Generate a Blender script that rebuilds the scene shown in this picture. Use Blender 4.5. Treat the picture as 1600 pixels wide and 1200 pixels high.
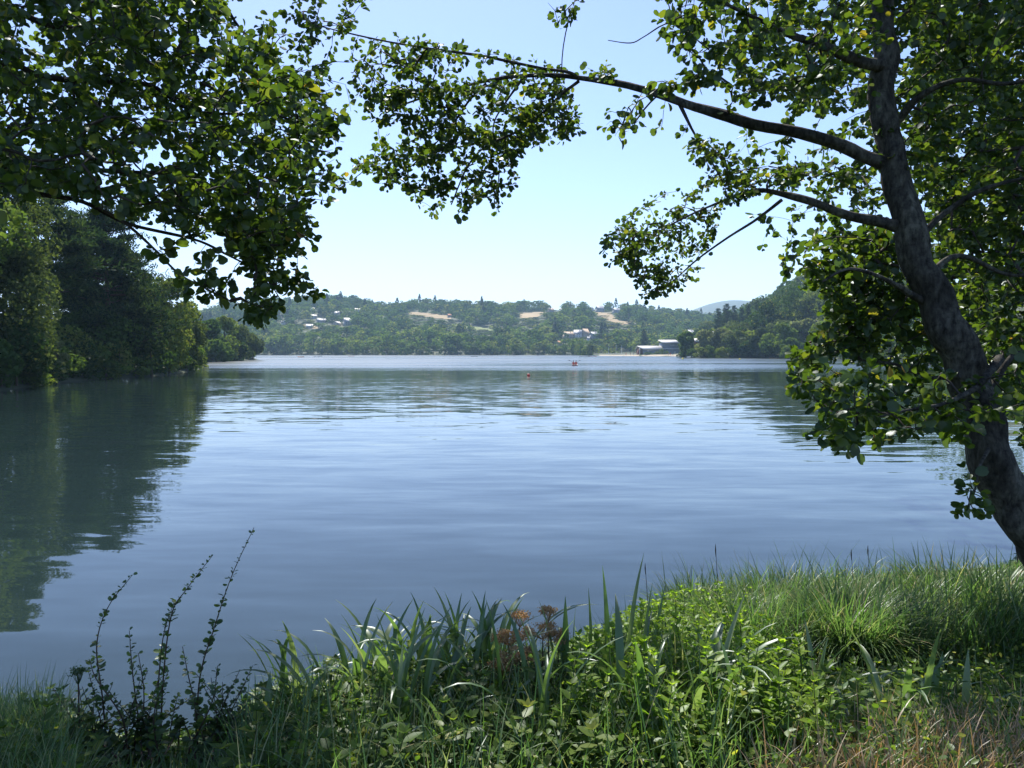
import bpy, math, random
import numpy as np
from mathutils import Vector, Matrix, noise

for o in list(bpy.data.objects): bpy.data.objects.remove(o)
SC = bpy.context.scene
COL = SC.collection
R = np.random.default_rng(7)
random.seed(7)

# ------------------------------------------------------------------ camera, sky, sun, exposure
F = 1186.0; CZ = 2.5                       # focal length in photo pixels, eye height above the lake
TH = math.atan(49.5 / F)
cam = bpy.data.cameras.new('camera'); cam_o = bpy.data.objects.new('camera', cam); COL.objects.link(cam_o)
cam.sensor_width = 36.0; cam.lens = 36.0 * F / 1600.0; cam.clip_start = 0.05; cam.clip_end = 20000
cam_o.location = (0, 0, CZ); cam_o.rotation_euler = (math.pi / 2 - TH, 0, 0)
SC.camera = cam_o

SUN_EL, SUN_AZ = math.radians(51), math.radians(-13)       # azimuth from +Y towards +X
world = bpy.data.worlds.new('World'); SC.world = world; world.use_nodes = True
wn = world.node_tree; wn.nodes.clear()
wo = wn.nodes.new('ShaderNodeOutputWorld'); bg = wn.nodes.new('ShaderNodeBackground'); sky = wn.nodes.new('ShaderNodeTexSky')
sky.sky_type = 'NISHITA'; sky.sun_disc = False; sky.sun_elevation = SUN_EL; sky.sun_rotation = SUN_AZ
sky.altitude = 850; sky.air_density = 1.0; sky.dust_density = 0.6; sky.ozone_density = 2.2
bg.inputs['Strength'].default_value = 0.10
tn = wn.nodes.new('ShaderNodeMixRGB'); tn.blend_type = 'MULTIPLY'; tn.inputs[0].default_value = 1; tn.inputs[2].default_value = (.955, .93, 1.05, 1)   # white balance of the phone
wn.links.new(sky.outputs[0], tn.inputs[1]); wn.links.new(tn.outputs[0], bg.inputs[0]); wn.links.new(bg.outputs[0], wo.inputs[0])
sd = bpy.data.lights.new('sun', 'SUN'); sd.energy = 5.0; sd.angle = math.radians(0.53); sd.color = (1.0, 0.95, 0.86)
so = bpy.data.objects.new('sun', sd); COL.objects.link(so)
SUNV = Vector((math.sin(SUN_AZ) * math.cos(SUN_EL), math.cos(SUN_AZ) * math.cos(SUN_EL), math.sin(SUN_EL)))
so.rotation_euler = SUNV.to_track_quat('Z', 'Y').to_euler(); so.location = (0, 0, 50)
SC.view_settings.view_transform = 'Standard'; SC.view_settings.look = 'None'
SC.view_settings.exposure = 1.08; SC.view_settings.gamma = 1.0
try: SC.view_settings.use_curve_mapping = False
except Exception: pass
SC.render.engine = 'CYCLES'
SC.cycles.max_bounces = 7; SC.cycles.diffuse_bounces = 3; SC.cycles.glossy_bounces = 3; SC.cycles.transmission_bounces = 5
SC.cycles.volume_bounces = 1; SC.cycles.caustics_reflective = False; SC.cycles.caustics_refractive = False
SC.cycles.use_denoising = True; SC.cycles.sample_clamp_indirect = 6

# ------------------------------------------------------------------ pixel <-> place
cT, sT = math.cos(TH), math.sin(TH)
def at(px, py, Y):
    a = (px - 800) / F; b = (600 - py) / F
    d = np.array((a, cT + b * sT, -sT + b * cT)); t = Y / d[1]
    return np.array((0, 0, CZ)) + d * t
def onz(px, py, z=0.0):
    a = (px - 800) / F; b = (600 - py) / F
    d = np.array((a, cT + b * sT, -sT + b * cT)); t = (z - CZ) / d[2]
    return np.array((0, 0, CZ)) + d * t
def proj(P):
    P = np.atleast_2d(P); x = P[:, 0]; y = P[:, 1]; z = P[:, 2] - CZ
    dep = y * cT - z * sT; up = y * sT + z * cT
    dep = np.where(np.abs(dep) < 1e-6, 1e-6, dep)
    return 800 + F * x / dep, 600 - F * up / dep, dep
def in_poly(x, y, poly):
    x = np.asarray(x, float); y = np.asarray(y, float); c = np.zeros(x.shape, bool); n = len(poly)
    for i in range(n):
        x0, y0 = poly[i]; x1, y1 = poly[(i + 1) % n]
        if y0 == y1: continue
        m = ((y0 > y) != (y1 > y)) & (x < (x1 - x0) * (y - y0) / (y1 - y0) + x0)
        c ^= m
    return c
def unit(v):
    v = np.asarray(v, float); return v / np.maximum(np.linalg.norm(v, axis=-1, keepdims=True), 1e-9)

# ------------------------------------------------------------------ mesh buffer
class Buf:
    def __init__(s): s.v = []; s.f = []; s.t = []; s.m = []; s.n = 0
    def add(s, v, f, tint=0.5, mat=0):
        v = np.asarray(v, np.float32).reshape(-1, 3); f = np.asarray(f, np.int32)
        s.v.append(v); s.f.append(f + s.n); s.n += len(v)
        s.t.append(np.broadcast_to(np.asarray(tint, np.float32), (len(v),)).copy()); s.m.append(np.full(len(f), mat, np.int32))
    def mesh(s, name, mats, smooth=False):
        me = bpy.data.meshes.new(name)
        v = np.concatenate(s.v); me.vertices.add(len(v)); me.vertices.foreach_set('co', v.ravel())
        loops = []; starts = []; k = 0; mi = []
        for f, m in zip(s.f, s.m):
            if len(f) == 0: continue
            loops.append(f.ravel()); w = f.shape[1]; starts.append(k + np.arange(len(f)) * w); k += f.size; mi.append(m)
        loops = np.concatenate(loops).astype(np.int32); starts = np.concatenate(starts).astype(np.int32)
        me.loops.add(len(loops)); me.loops.foreach_set('vertex_index', loops)
        me.polygons.add(len(starts)); me.polygons.foreach_set('loop_start', starts)
        me.polygons.foreach_set('material_index', np.concatenate(mi))
        if smooth: me.polygons.foreach_set('use_smooth', np.ones(len(starts), bool))
        a = me.attributes.new('tint', 'FLOAT', 'POINT'); a.data.foreach_set('value', np.concatenate(s.t))
        for m in (mats if isinstance(mats, (list, tuple)) else [mats]): me.materials.append(m)
        me.update(calc_edges=True)
        return me
    def obj(s, name, mats, parent=None, smooth=False, **kw):
        return link(name, s.mesh(name, mats, smooth), parent, **kw)
def link(name, data, parent=None, **kw):
    o = bpy.data.objects.new(name, data); COL.objects.link(o)
    if parent is not None: o.parent = parent
    for k, v in kw.items(): o[k] = v
    return o
def thing(name, label, cat, loc=(0, 0, 0), rz=0.0, group=None):
    o = bpy.data.objects.new(name, None); COL.objects.link(o); o.location = loc; o.rotation_euler = (0, 0, rz)
    o['label'] = label; o['category'] = cat; o.empty_display_size = 0.2
    if group: o['group'] = group
    return o
def copy_tree(o, parent=None):
    c = o.copy(); COL.objects.link(c)
    if parent is not None: c.parent = parent
    for ch in list(o.children): copy_tree(ch, c)
    return c

def tube(buf, pts, rad, seg=6, tint=0.5, mat=0, cap=True, wob=0.0):
    pts = np.asarray(pts, float); n = len(pts); rad = np.broadcast_to(np.asarray(rad, float), (n,))
    tg = unit(np.gradient(pts, axis=0)); ref = np.array((0, 0, 1.0)) if abs(tg[0][2]) < 0.9 else np.array((1.0, 0, 0))
    vs = []; u = unit(np.cross(tg[0], ref)); ang = np.arange(seg) * 2 * math.pi / seg
    for i in range(n):
        u = unit(u - tg[i] * np.dot(u, tg[i])); w = np.cross(tg[i], u)
        rr = rad[i] * (1 + (wob * np.array([noise.noise(Vector((math.cos(a) * 1.5, math.sin(a) * 1.5, i * 0.35))) for a in ang]) if wob else 0))
        vs.append(pts[i] + (np.cos(ang) * rr)[:, None] * u + (np.sin(ang) * rr)[:, None] * w)
    i = np.arange(n - 1)[:, None] * seg; j = np.arange(seg)[None, :]; j2 = (j + 1) % seg
    f = np.stack([i + j, i + j2, i + seg + j2, i + seg + j], -1).reshape(-1, 4)
    buf.add(np.concatenate(vs), f, tint, mat)
    if cap:
        for e, rev in ((0, 1), (n - 1, 0)):
            c = np.arange(seg); ring = vs[e]
            buf.add(np.vstack([ring, pts[e]]), np.stack([c, (c + 1) % seg, np.full(seg, seg)], -1)[:, ::-1 if rev else 1], tint, mat)
def smooth_path(p, k=6):
    p = np.asarray(p, float); P = np.vstack([2 * p[0] - p[1], p, 2 * p[-1] - p[-2]]); out = []
    for i in range(1, len(P) - 2):
        for t in np.arange(k) / k:
            a, b, c, d = P[i - 1], P[i], P[i + 1], P[i + 2]
            out.append(0.5 * ((2 * b) + (c - a) * t + (2 * a - 5 * b + 4 * c - d) * t * t + (3 * b - a - 3 * c + d) * t ** 3))
    out.append(P[-2]); return np.array(out)
def box(buf, x0, x1, y0, y1, z0, z1, mat=0, tint=0.5):
    v = np.array([(x0, y0, z0), (x1, y0, z0), (x1, y1, z0), (x0, y1, z0), (x0, y0, z1), (x1, y0, z1), (x1, y1, z1), (x0, y1, z1)])
    buf.add(v, [(3, 2, 1, 0), (4, 5, 6, 7), (0, 1, 5, 4), (1, 2, 6, 5), (2, 3, 7, 6), (3, 0, 4, 7)], tint, mat)

# vectorised copies of a small template: dirs = long axis (template Y), nrm = face normal (template Z)
def frames(d, n):
    y = unit(d); x = unit(np.cross(y, n)); z = np.cross(x, y); return np.stack([x, y, z], -1)
def scatter(buf, T, Fc, pos, d, n, size, tint, mat=0, wid=1.0, fold=1.0):
    pos = np.asarray(pos, float); N = len(pos)
    if N == 0: return
    M = frames(d, n); size = np.broadcast_to(size, (N,)); wid = np.broadcast_to(wid, (N,))
    TT = T[None] * np.stack([size * wid, size, size * fold], -1)[:, None, :]
    v = np.einsum('nij,nkj->nki', M, TT) + pos[:, None, :]
    f = (np.asarray(Fc)[None] + (np.arange(N) * len(T))[:, None, None]).reshape(-1, len(Fc[0]))
    buf.add(v.reshape(-1, 3), f, np.repeat(np.broadcast_to(tint, (N,)), len(T)), mat)
# alder leaf: round, blunt tipped, folded on its midrib
LEAF_T = np.array([(0, 0, 0), (.26, .14, .03), (.44, .42, .075), (.43, .72, .07), (.2, .97, .0), (0, .92, -.045), (-.2, .97, .0), (-.43, .72, .07), (-.44, .42, .075), (-.26, .14, .03), (0, .5, -.01)])
LEAF_F = [(10, i, (i + 1) % 10) for i in range(10)]
LEAF_F = np.array([(10, i, (i + 1) % 10) for i in range(10)])
# slim leaf
SLIM_T = np.array([(0, 0, 0), (.17, .3, .04), (.15, .65, .03), (0, 1, -.08), (-.15, .65, .03), (-.17, .3, .04), (0, .5, -.02)])
SLIM_F = np.array([(6, i, (i + 1) % 6) for i in range(6)])
# far leaf clump: bent rhomb
CL_T = np.array([(0, -.5, 0), (.42, .05, .1), (0, .5, -.05), (-.42, -.08, .1)]); CL_F = np.array([(0, 1, 2), (0, 2, 3)])
CH_T = np.array([(-.1, -.5, 0), (.38, -.3, .05), (.5, .15, .1), (.1, .5, 0), (-.45, .3, .1), (-.4, -.15, .02), (0, 0, -.06)]); CH_F = np.array([(6, i, (i + 1) % 6) for i in range(6)])
ND_T = np.array([(-.05, 0, 0), (.05, 0, 0), (.09, .6, .02), (0, 1, 0), (-.09, .55, .02)]); ND_F = np.array([(0, 1, 2), (0, 2, 4), (4, 2, 3)])

# ------------------------------------------------------------------ materials
def mat_new(name):
    m = bpy.data.materials.new(name); m.use_nodes = True; m.node_tree.nodes.clear(); return m, m.node_tree.nodes, m.node_tree.links
def ramp(N, L, src, stops):
    r = N.new('ShaderNodeValToRGB'); L.new(src, r.inputs[0]); e = r.color_ramp.elements
    while len(e) < len(stops): e.new(0.5)
    for k, (p, c) in enumerate(stops): e[k].position = p; e[k].color = (*c, 1)
    return r.outputs[0]
def math_(N, L, op, a, b=None, c=None):
    n = N.new('ShaderNodeMath'); n.operation = op
    for i, s in enumerate((a, b, c)):
        if s is None: continue
        if isinstance(s, (int, float)): n.inputs[i].default_value = s
        else: L.new(s, n.inputs[i])
    return n.outputs[0]
def leafmat(name, stops, trans=0.45, gloss=0.06, tcol=(1.15, 1.2, .55), rough=.42, noise_s=None, bspecial=None):
    m, N, L = mat_new(name)
    at_ = N.new('ShaderNodeAttribute'); at_.attribute_name = 'tint'; oi = N.new('ShaderNodeObjectInfo')
    s = math_(N, L, 'ADD', at_.outputs['Fac'], oi.outputs['Random']); s = math_(N, L, 'FRACT', s)
    col = ramp(N, L, s, stops)
    if noise_s:
        tc = N.new('ShaderNodeTexCoord'); nz = N.new('ShaderNodeTexNoise'); nz.inputs['Scale'].default_value = noise_s; L.new(tc.outputs['Object'], nz.inputs['Vector'])
        mx = N.new('ShaderNodeMixRGB'); mx.blend_type = 'MULTIPLY'; mx.inputs[0].default_value = .8; L.new(col, mx.inputs[1])
        L.new(ramp(N, L, nz.outputs[0], [(.3, (.6, .62, .6)), (.7, (1.3, 1.25, 1.2))]), mx.inputs[2]); col = mx.outputs[0]
    df = N.new('ShaderNodeBsdfDiffuse'); L.new(col, df.inputs[0])
    tr = N.new('ShaderNodeBsdfTranslucent'); mt = N.new('ShaderNodeMixRGB'); mt.blend_type = 'MULTIPLY'; mt.inputs[0].default_value = 1
    L.new(col, mt.inputs[1]); mt.inputs[2].default_value = (*[c * 1.6 for c in tcol], 1); L.new(mt.outputs[0], tr.inputs[0])
    a = N.new('ShaderNodeMixShader'); a.inputs[0].default_value = trans; L.new(df.outputs[0], a.inputs[1]); L.new(tr.outputs[0], a.inputs[2])
    g = N.new('ShaderNodeBsdfGlossy'); g.inputs['Roughness'].default_value = rough; g.inputs[0].default_value = (.85, .9, .95, 1)
    b = N.new('ShaderNodeMixShader'); b.inputs[0].default_value = gloss; L.new(a.outputs[0], b.inputs[1]); L.new(g.outputs[0], b.inputs[2])
    o = N.new('ShaderNodeOutputMaterial'); L.new(b.outputs[0], o.inputs[0]); return m
def simple(name, col, rough=.7, var=.25, scale=3.0, bump=0.0, spec=.3):
    m, N, L = mat_new(name); p = N.new('ShaderNodeBsdfPrincipled'); tc = N.new('ShaderNodeTexCoord')
    nz = N.new('ShaderNodeTexNoise'); nz.inputs['Scale'].default_value = scale; nz.inputs['Detail'].default_value = 6; L.new(tc.outputs['Object'], nz.inputs['Vector'])
    L.new(ramp(N, L, nz.outputs[0], [(.3, [c * (1 - var) for c in col]), (.7, [min(1, c * (1 + var)) for c in col])]), p.inputs['Base Color'])
    p.inputs['Roughness'].default_value = rough; p.inputs['Specular IOR Level'].default_value = spec
    if bump:
        b = N.new('ShaderNodeBump'); b.inputs['Strength'].default_value = bump; b.inputs['Distance'].default_value = .05; L.new(nz.outputs[0], b.inputs['Height']); L.new(b.outputs[0], p.inputs['Normal'])
    o = N.new('ShaderNodeOutputMaterial'); L.new(p.outputs[0], o.inputs[0]); return m
def barkmat(name, dark, light, scale=1.0, spots=0.5):
    m, N, L = mat_new(name); p = N.new('ShaderNodeBsdfPrincipled'); tc = N.new('ShaderNodeTexCoord')
    def nz(sc, sx, sy, sz, det=6):
        mp = N.new('ShaderNodeMapping'); mp.inputs['Scale'].default_value = (sx, sy, sz); L.new(tc.outputs['Object'], mp.inputs['Vector'])
        n = N.new('ShaderNodeTexNoise'); n.inputs['Scale'].default_value = sc * scale; n.inputs['Detail'].default_value = det; n.inputs['Roughness'].default_value = .65; L.new(mp.outputs[0], n.inputs['Vector']); return n.outputs[0]
    big = nz(5, 1, 1, .5); fine = nz(22, 1.2, 1.2, .5, 8); hor = nz(16, .8, .8, 2.2, 4)
    c1 = ramp(N, L, fine, [(.32, dark), (.5, [(a + b) / 2 for a, b in zip(dark, light)]), (.68, light)])
    mx = N.new('ShaderNodeMixRGB'); mx.inputs[0].default_value = 1; L.new(ramp(N, L, big, [(.48, (0, 0, 0)), (.6, (1, 1, 1))]), mx.inputs[0]); mx.inputs[1].default_value = (0, 0, 0, 1)
    mu = N.new('ShaderNodeMixRGB'); mu.inputs[0].default_value = 1; mu.blend_type = 'MULTIPLY'; L.new(c1, mu.inputs[1]); L.new(ramp(N, L, big, [(.38, (.45, .45, .43)), (.52, (.8, .8, .78)), (.66, (1.6, 1.65, 1.5))]), mu.inputs[2])
    m3 = N.new('ShaderNodeMixRGB'); m3.blend_type = 'MULTIPLY'; m3.inputs[0].default_value = .4; L.new(mu.outputs[0], m3.inputs[1]); L.new(ramp(N, L, hor, [(.36, (.35, .35, .35)), (.46, (1, 1, 1))]), m3.inputs[2])
    L.new(m3.outputs[0], p.inputs['Base Color']); p.inputs['Roughness'].default_value = .9; p.inputs['Specular IOR Level'].default_value = .15
    h = math_(N, L, 'ADD', fine, math_(N, L, 'MULTIPLY', hor, .35)); b = N.new('ShaderNodeBump'); b.inputs['Strength'].default_value = .9; b.inputs['Distance'].default_value = .02; L.new(h, b.inputs['Height']); L.new(b.outputs[0], p.inputs['Normal'])
    o = N.new('ShaderNodeOutputMaterial'); L.new(p.outputs[0], o.inputs[0]); return m
def g(r, gg, b): return (r, gg, b)
M = {}
M['alder'] = leafmat('alder_leaf', [(0, g(.023, .048, .011)), (.45, g(.037, .07, .013)), (.8, g(.06, .10, .018)), (.985, g(.10, .13, .025)), (.996, g(.22, .21, .03)), (1, g(.22, .13, .04))], trans=.44, gloss=.035, tcol=(1.4, 1.35, .45))
M['far_leaf'] = leafmat('broadleaf_crown', [(0, g(.028, .055, .018)), (.35, g(.05, .092, .024)), (.65, g(.085, .135, .03)), (.88, g(.14, .18, .04)), (1, g(.17, .17, .055))], trans=.3, gloss=.004)
M['bright_leaf'] = leafmat('bright_bush_leaf', [(0, g(.09, .13, .03)), (1, g(.16, .2, .055))], trans=.4, gloss=.004)
M['willow_leaf'] = leafmat('grey_willow_leaf', [(0, g(.10, .12, .06)), (1, g(.17, .19, .10))], trans=.35, gloss=.004)
M['olive_leaf'] = leafmat('olive_crown', [(0, g(.05, .075, .03)), (1, g(.11, .14, .045))], trans=.24, gloss=.004)
M['needle'] = leafmat('pine_needle', [(0, g(.012, .028, .016)), (.6, g(.028, .055, .026)), (1, g(.055, .08, .03))], trans=.25, gloss=.004)
M['weed'] = leafmat('weed_leaf', [(0, g(.10, .18, .02)), (.6, g(.16, .25, .026)), (1, g(.22, .30, .035))], trans=.55, gloss=.015)
M['herb'] = leafmat('herb_leaf', [(0, g(.045, .085, .015)), (.6, g(.075, .13, .02)), (.95, g(.13, .17, .03)), (1, g(.3, .3, .05))], trans=.5, gloss=.015)
M['shoot'] = leafmat('shoot_leaf', [(0, g(.04, .075, .03)), (.7, g(.07, .12, .035)), (.9, g(.08, .12, .03)), (1, g(.16, .2, .06))], trans=.35, gloss=.035)
M['iris'] = leafmat('iris_blade', [(0, g(.06, .12, .035)), (.6, g(.10, .16, .06)), (1, g(.17, .21, .10))], trans=.45, gloss=.06, rough=.42)
M['sedge'] = leafmat('sedge_blade', [(0, g(.05, .10, .03)), (.55, g(.09, .15, .045)), (.85, g(.15, .20, .08)), (1, g(.32, .27, .15))], trans=.42, gloss=.03, rough=.42, tcol=(.95, 1.15, .6))
M['drygrass'] = leafmat('dry_grass', [(0, g(.16, .12, .05)), (.6, g(.30, .21, .10)), (1, g(.40, .28, .16))], trans=.3, gloss=.06, tcol=(1, .85, .6))
M['umbel'] = leafmat('dry_umbel', [(0, g(.26, .15, .07)), (.6, g(.40, .25, .11)), (1, g(.5, .36, .17))], trans=.2, gloss=.02, tcol=(1, .85, .6))
M['stem'] = simple('plant_stem', (.05, .075, .025), .6)
M['redstem'] = simple('brown_stem', (.07, .045, .03), .7)
M['bark'] = barkmat('alder_bark', (.016, .0145, .012), (.12, .113, .098))
M['darkbark'] = barkmat('dark_alder_bark', (.02, .017, .013), (.07, .06, .048))
M['twig'] = simple('twig_bark', (.045, .036, .03), .8)
M['farbark'] = simple('far_bark', (.10, .075, .055), .9)
M['pinebark'] = simple('pine_bark', (.06, .04, .03), .9)

# ground
m, N, L = mat_new('ground_soil'); p = N.new('ShaderNodeBsdfPrincipled'); tc = N.new('ShaderNodeTexCoord')
n1 = N.new('ShaderNodeTexNoise'); n1.inputs['Scale'].default_value = .05; n1.inputs['Detail'].default_value = 10; n1.inputs['Roughness'].default_value = .7; L.new(tc.outputs['Object'], n1.inputs['Vector'])
L.new(ramp(N, L, n1.outputs[0], [(.3, (.02, .024, .012)), (.5, (.04, .055, .02)), (.7, (.07, .07, .035))]), p.inputs['Base Color']); p.inputs['Roughness'].default_value = .95
n2 = N.new('ShaderNodeTexNoise'); n2.inputs['Scale'].default_value = 9; n2.inputs['Detail'].default_value = 8; L.new(tc.outputs['Object'], n2.inputs['Vector'])
b = N.new('ShaderNodeBump'); b.inputs['Strength'].default_value = .7; b.inputs['Distance'].default_value = .05; L.new(n2.outputs[0], b.inputs['Height']); L.new(b.outputs[0], p.inputs['Normal'])
o = N.new('ShaderNodeOutputMaterial'); L.new(p.outputs[0], o.inputs[0]); M['ground'] = m
M['dryfield'] = simple('dry_field', (.27, .205, .115), .95, .18, .03)
M['greenfield'] = simple('green_field', (.15, .18, .06), .95, .25, .05)
M['sand'] = simple('beach_sand', (.34, .29, .22), .95, .15, .3)

# water: calm lake with slopes laid on the normal, calm lanes and breeze-ruffled lanes
def water_material():
    m, N, L = mat_new('lake_water'); tc = N.new('ShaderNodeTexCoord')
    def nz(sx, sy, rot=0.0, det=2.0, off=0.0, dist=0.0):
        mp = N.new('ShaderNodeMapping'); mp.inputs['Scale'].default_value = (sx, sy, 1); mp.inputs['Rotation'].default_value = (0, 0, rot); mp.inputs['Location'].default_value = (off, off * .7, 0)
        L.new(tc.outputs['Object'], mp.inputs['Vector']); n = N.new('ShaderNodeTexNoise'); n.inputs['Scale'].default_value = 1; n.inputs['Detail'].default_value = det; n.inputs['Distortion'].default_value = dist
        L.new(mp.outputs[0], n.inputs['Vector']); return n.outputs['Color'], n.outputs['Fac']
    def vec(c, amp):      # colour noise -> slope vector
        v = N.new('ShaderNodeVectorMath'); v.operation = 'SUBTRACT'; L.new(c, v.inputs[0]); v.inputs[1].default_value = (.5, .5, .5)
        s = N.new('ShaderNodeVectorMath'); s.operation = 'SCALE'; L.new(v.outputs[0], s.inputs[0])
        if isinstance(amp, (int, float)): s.inputs[3].default_value = amp
        else: L.new(amp, s.inputs[3])
        return s.outputs[0]
    def add(a, b):
        v = N.new('ShaderNodeVectorMath'); v.operation = 'ADD'; L.new(a, v.inputs[0]); L.new(b, v.inputs[1]); return v.outputs[0]
    # breeze lanes
    _, lane = nz(.0065, .02, .03, 4, 3.0, .5); _, lane2 = nz(.012, .13, -.03, 3, 9.0, .2)
    lf = math_(N, L, 'ADD', math_(N, L, 'MULTIPLY', lane, .65), math_(N, L, 'MULTIPLY', lane2, .35))
    rp = N.new('ShaderNodeMapRange'); rp.interpolation_type = 'SMOOTHSTEP'; L.new(lf, rp.inputs[0]); rp.inputs[1].default_value = .42; rp.inputs[2].default_value = .52
    rough_amt = rp.outputs[0]
    sep = N.new('ShaderNodeSeparateXYZ'); L.new(tc.outputs['Object'], sep.inputs[0])
    far = N.new('ShaderNodeMapRange'); L.new(sep.outputs['Y'], far.inputs[0]); far.inputs[1].default_value = 30; far.inputs[2].default_value = 110; far.inputs[3].default_value = 0.0; far.inputs[4].default_value = 1.0
    yl = math_(N, L, 'MULTIPLY', math_(N, L, 'MAXIMUM', sep.outputs['Y'], 1.0), math_(N, L, 'ADD', .15, math_(N, L, 'MULTIPLY', lf, 1.7)))
    lg = math_(N, L, 'DIVIDE', math_(N, L, 'LOGARITHM', yl, 10.0), 3.0)
    band = ramp(N, L, lg, [(.40, (0, 0, 0)), (.50, (.12,) * 3), (.545, (.4,) * 3), (.58, (.6,) * 3), (.60, (.12,) * 3), (.632, (.08,) * 3), (.665, (.5,) * 3), (.682, (.2,) * 3), (.735, (.85,) * 3), (1, (1, 1, 1))])
    ramt = math_(N, L, 'MULTIPLY', band, math_(N, L, 'ADD', .55, math_(N, L, 'MULTIPLY', rough_amt, .5)))
    swell, _ = nz(.35, 1.5, .12, 1.5, 1.0, .6)
    rip, _ = nz(1.1, 4.6, .22, 2, 5.0, .4)
    chop, _ = nz(1.3, 3.8, -.1, 3, 2.0, .3)
    s = add(vec(swell, .08), vec(rip, .045))
    s = add(s, vec(chop, math_(N, L, 'ADD', math_(N, L, 'MULTIPLY', ramt, .16), .012)))
    fl = N.new('ShaderNodeVectorMath'); fl.operation = 'MULTIPLY'; L.new(s, fl.inputs[0]); fl.inputs[1].default_value = (.45, 1, 0)
    nv = N.new('ShaderNodeVectorMath'); nv.operation = 'ADD'; L.new(fl.outputs[0], nv.inputs[0]); nv.inputs[1].default_value = (0, 0, 1)
    no = N.new('ShaderNodeVectorMath'); no.operation = 'NORMALIZE'; L.new(nv.outputs[0], no.inputs[0])
    p = N.new('ShaderNodeBsdfPrincipled'); p.inputs['Base Color'].default_value = (.014, .026, .027, 1); L.new(math_(N, L, 'ADD', .025, math_(N, L, 'MULTIPLY', math_(N, L, 'MULTIPLY', ramt, far.outputs[0]), .30)), p.inputs['Roughness']); p.inputs['IOR'].default_value = 1.37
    L.new(no.outputs[0], p.inputs['Normal'])
    o = N.new('ShaderNodeOutputMaterial'); L.new(p.outputs[0], o.inputs[0]); return m
M['water'] = water_material()

# ------------------------------------------------------------------ terrain
LAKE = [(-3.1, 4.7), (-3.8, 5.5), (-12, 7), (-30, 14), (-42, 32), (-32.8, 48.6), (-35.6, 57), (-37.8, 64), (-38.2, 72), (-37.8, 80), (-42, 100), (-50, 123),
        (-75, 135), (-100, 165), (-78, 190), (-83, 225), (-86, 258), (-100, 290), (-160, 330), (-270, 480), (-310, 600), (-226, 676), (-100, 655), (0, 662), (50, 655), (62, 560), (74, 522), (90, 490),
        (108, 470), (117, 440), (112, 380), (76, 345), (90, 328), (112, 312), (124, 296), (127, 270), (112, 215), (84, 130), (45, 60), (14, 20), (6.5, 9.0), (4, 8.2), (2, 7.3), (.5, 5.9), (-1, 5.4), (-2, 4.8)]
def sdist(x, y):
    x = np.asarray(x, float); y = np.asarray(y, float); d = np.full(x.shape, 1e18); n = len(LAKE)
    for i in range(n):
        ax, ay = LAKE[i]; bx, by = LAKE[(i + 1) % n]; ex, ey = bx - ax, by - ay
        t = np.clip(((x - ax) * ex + (y - ay) * ey) / (ex * ex + ey * ey), 0, 1)
        d = np.minimum(d, (x - ax - t * ex) ** 2 + (y - ay - t * ey) ** 2)
    d = np.sqrt(d); return np.where(in_poly(x, y, LAKE), -d, d)
RIDGE_PX = [-3000, 200, 380, 450, 520, 570, 600, 650, 700, 780, 860, 920, 970, 1010, 1045, 1100, 1150, 1180, 1220, 4000]
RIDGE_PY = [12.5 + q for q in [500, 489, 484, 478, 473, 478, 488, 481, 483, 485, 485, 484, 485, 492, 497, 502, 500, 492, 485, 480]]
def sm(t): t = np.clip(t, 0, 1); return t * t * (3 - 2 * t)
def vnoise(x, y, s, seed=0.0):
    return (np.sin(x / s + 1.3 * np.sin(y / s * .7 + seed)) + np.sin(y / s * 1.1 + 1.7 * np.sin(x / s * .6 + seed * 2)) ) * .5
def H(x, y):
    x = np.asarray(x, float); y = np.asarray(y, float); d = sdist(x, y); dp = np.maximum(d, 0); ys = np.maximum(y, 1)
    near = 0.85 * (1 - np.exp(-dp / (1.4 + 3.0 * sm((x - .6) / 1.8) * sm((y - 2.5) / 2.0)))) + .04 * vnoise(x, y, .6) * np.clip(dp, 0, 1)
    far = 1.0 * (1 - np.exp(-dp / 3)) + .02 * dp
    wn_ = sm((y - 12) / 20)
    h = near * (1 - wn_) + np.minimum(far, 12) * wn_
    px = 800 + F * x / ys
    rh = (550.5 - np.interp(px, RIDGE_PX, RIDGE_PY)) / F * 1150 + 2.5
    t = np.clip((y - 655) / 500, 0, 1.15)
    hf = rh * (.35 * t + .65 * sm(t * .95)) - np.maximum(0, y - 1230) * .12
    hf = hf + 3.5 * vnoise(x, y, 55) * np.clip((y - 700) / 200, 0, 1) * np.clip((1150 - y) / 200, 0, 1)
    h = h + np.maximum(hf, 0) * (y > 655)
    # wooded rise behind the right shore
    rr = sm((x - 95) / 25) * sm((y - 240) / 40) * (1 - sm((y - 620) / 120))
    h = h + rr * np.minimum(dp * .3, 24) * sm((px - 1110) / 170)
    rr2 = sm((y - 380) / 60) * (1 - sm((y - 640) / 150)) * sm((px - 1040) / 80); h = h + rr2 * np.minimum(dp * .12, 14)
    # left shore rise
    h = h + sm((-x - 40) / 30) * sm((y - 20) / 30) * (1 - sm((y - 420) / 200)) * np.minimum(dp * .12, 9)
    # far blue mountain
    mp = 3600.0; mt = np.exp(-((x - mp * (1148 - 800) / F) / 360) ** 2 - ((y - mp) / 700) ** 2) * 197
    ml = np.exp(-((x - mp * (900 - 800) / F) / 1100) ** 2 - ((y - mp) / 800) ** 2) * 60
    h = h + (mt + ml) * (y > 1500) * sm((y - 1500) / 400) 
    return np.where(d < 0, -np.minimum(-d * .35, 1.6), h)
def h1(x, y): return float(H(np.array([x]), np.array([y]))[0])

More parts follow.
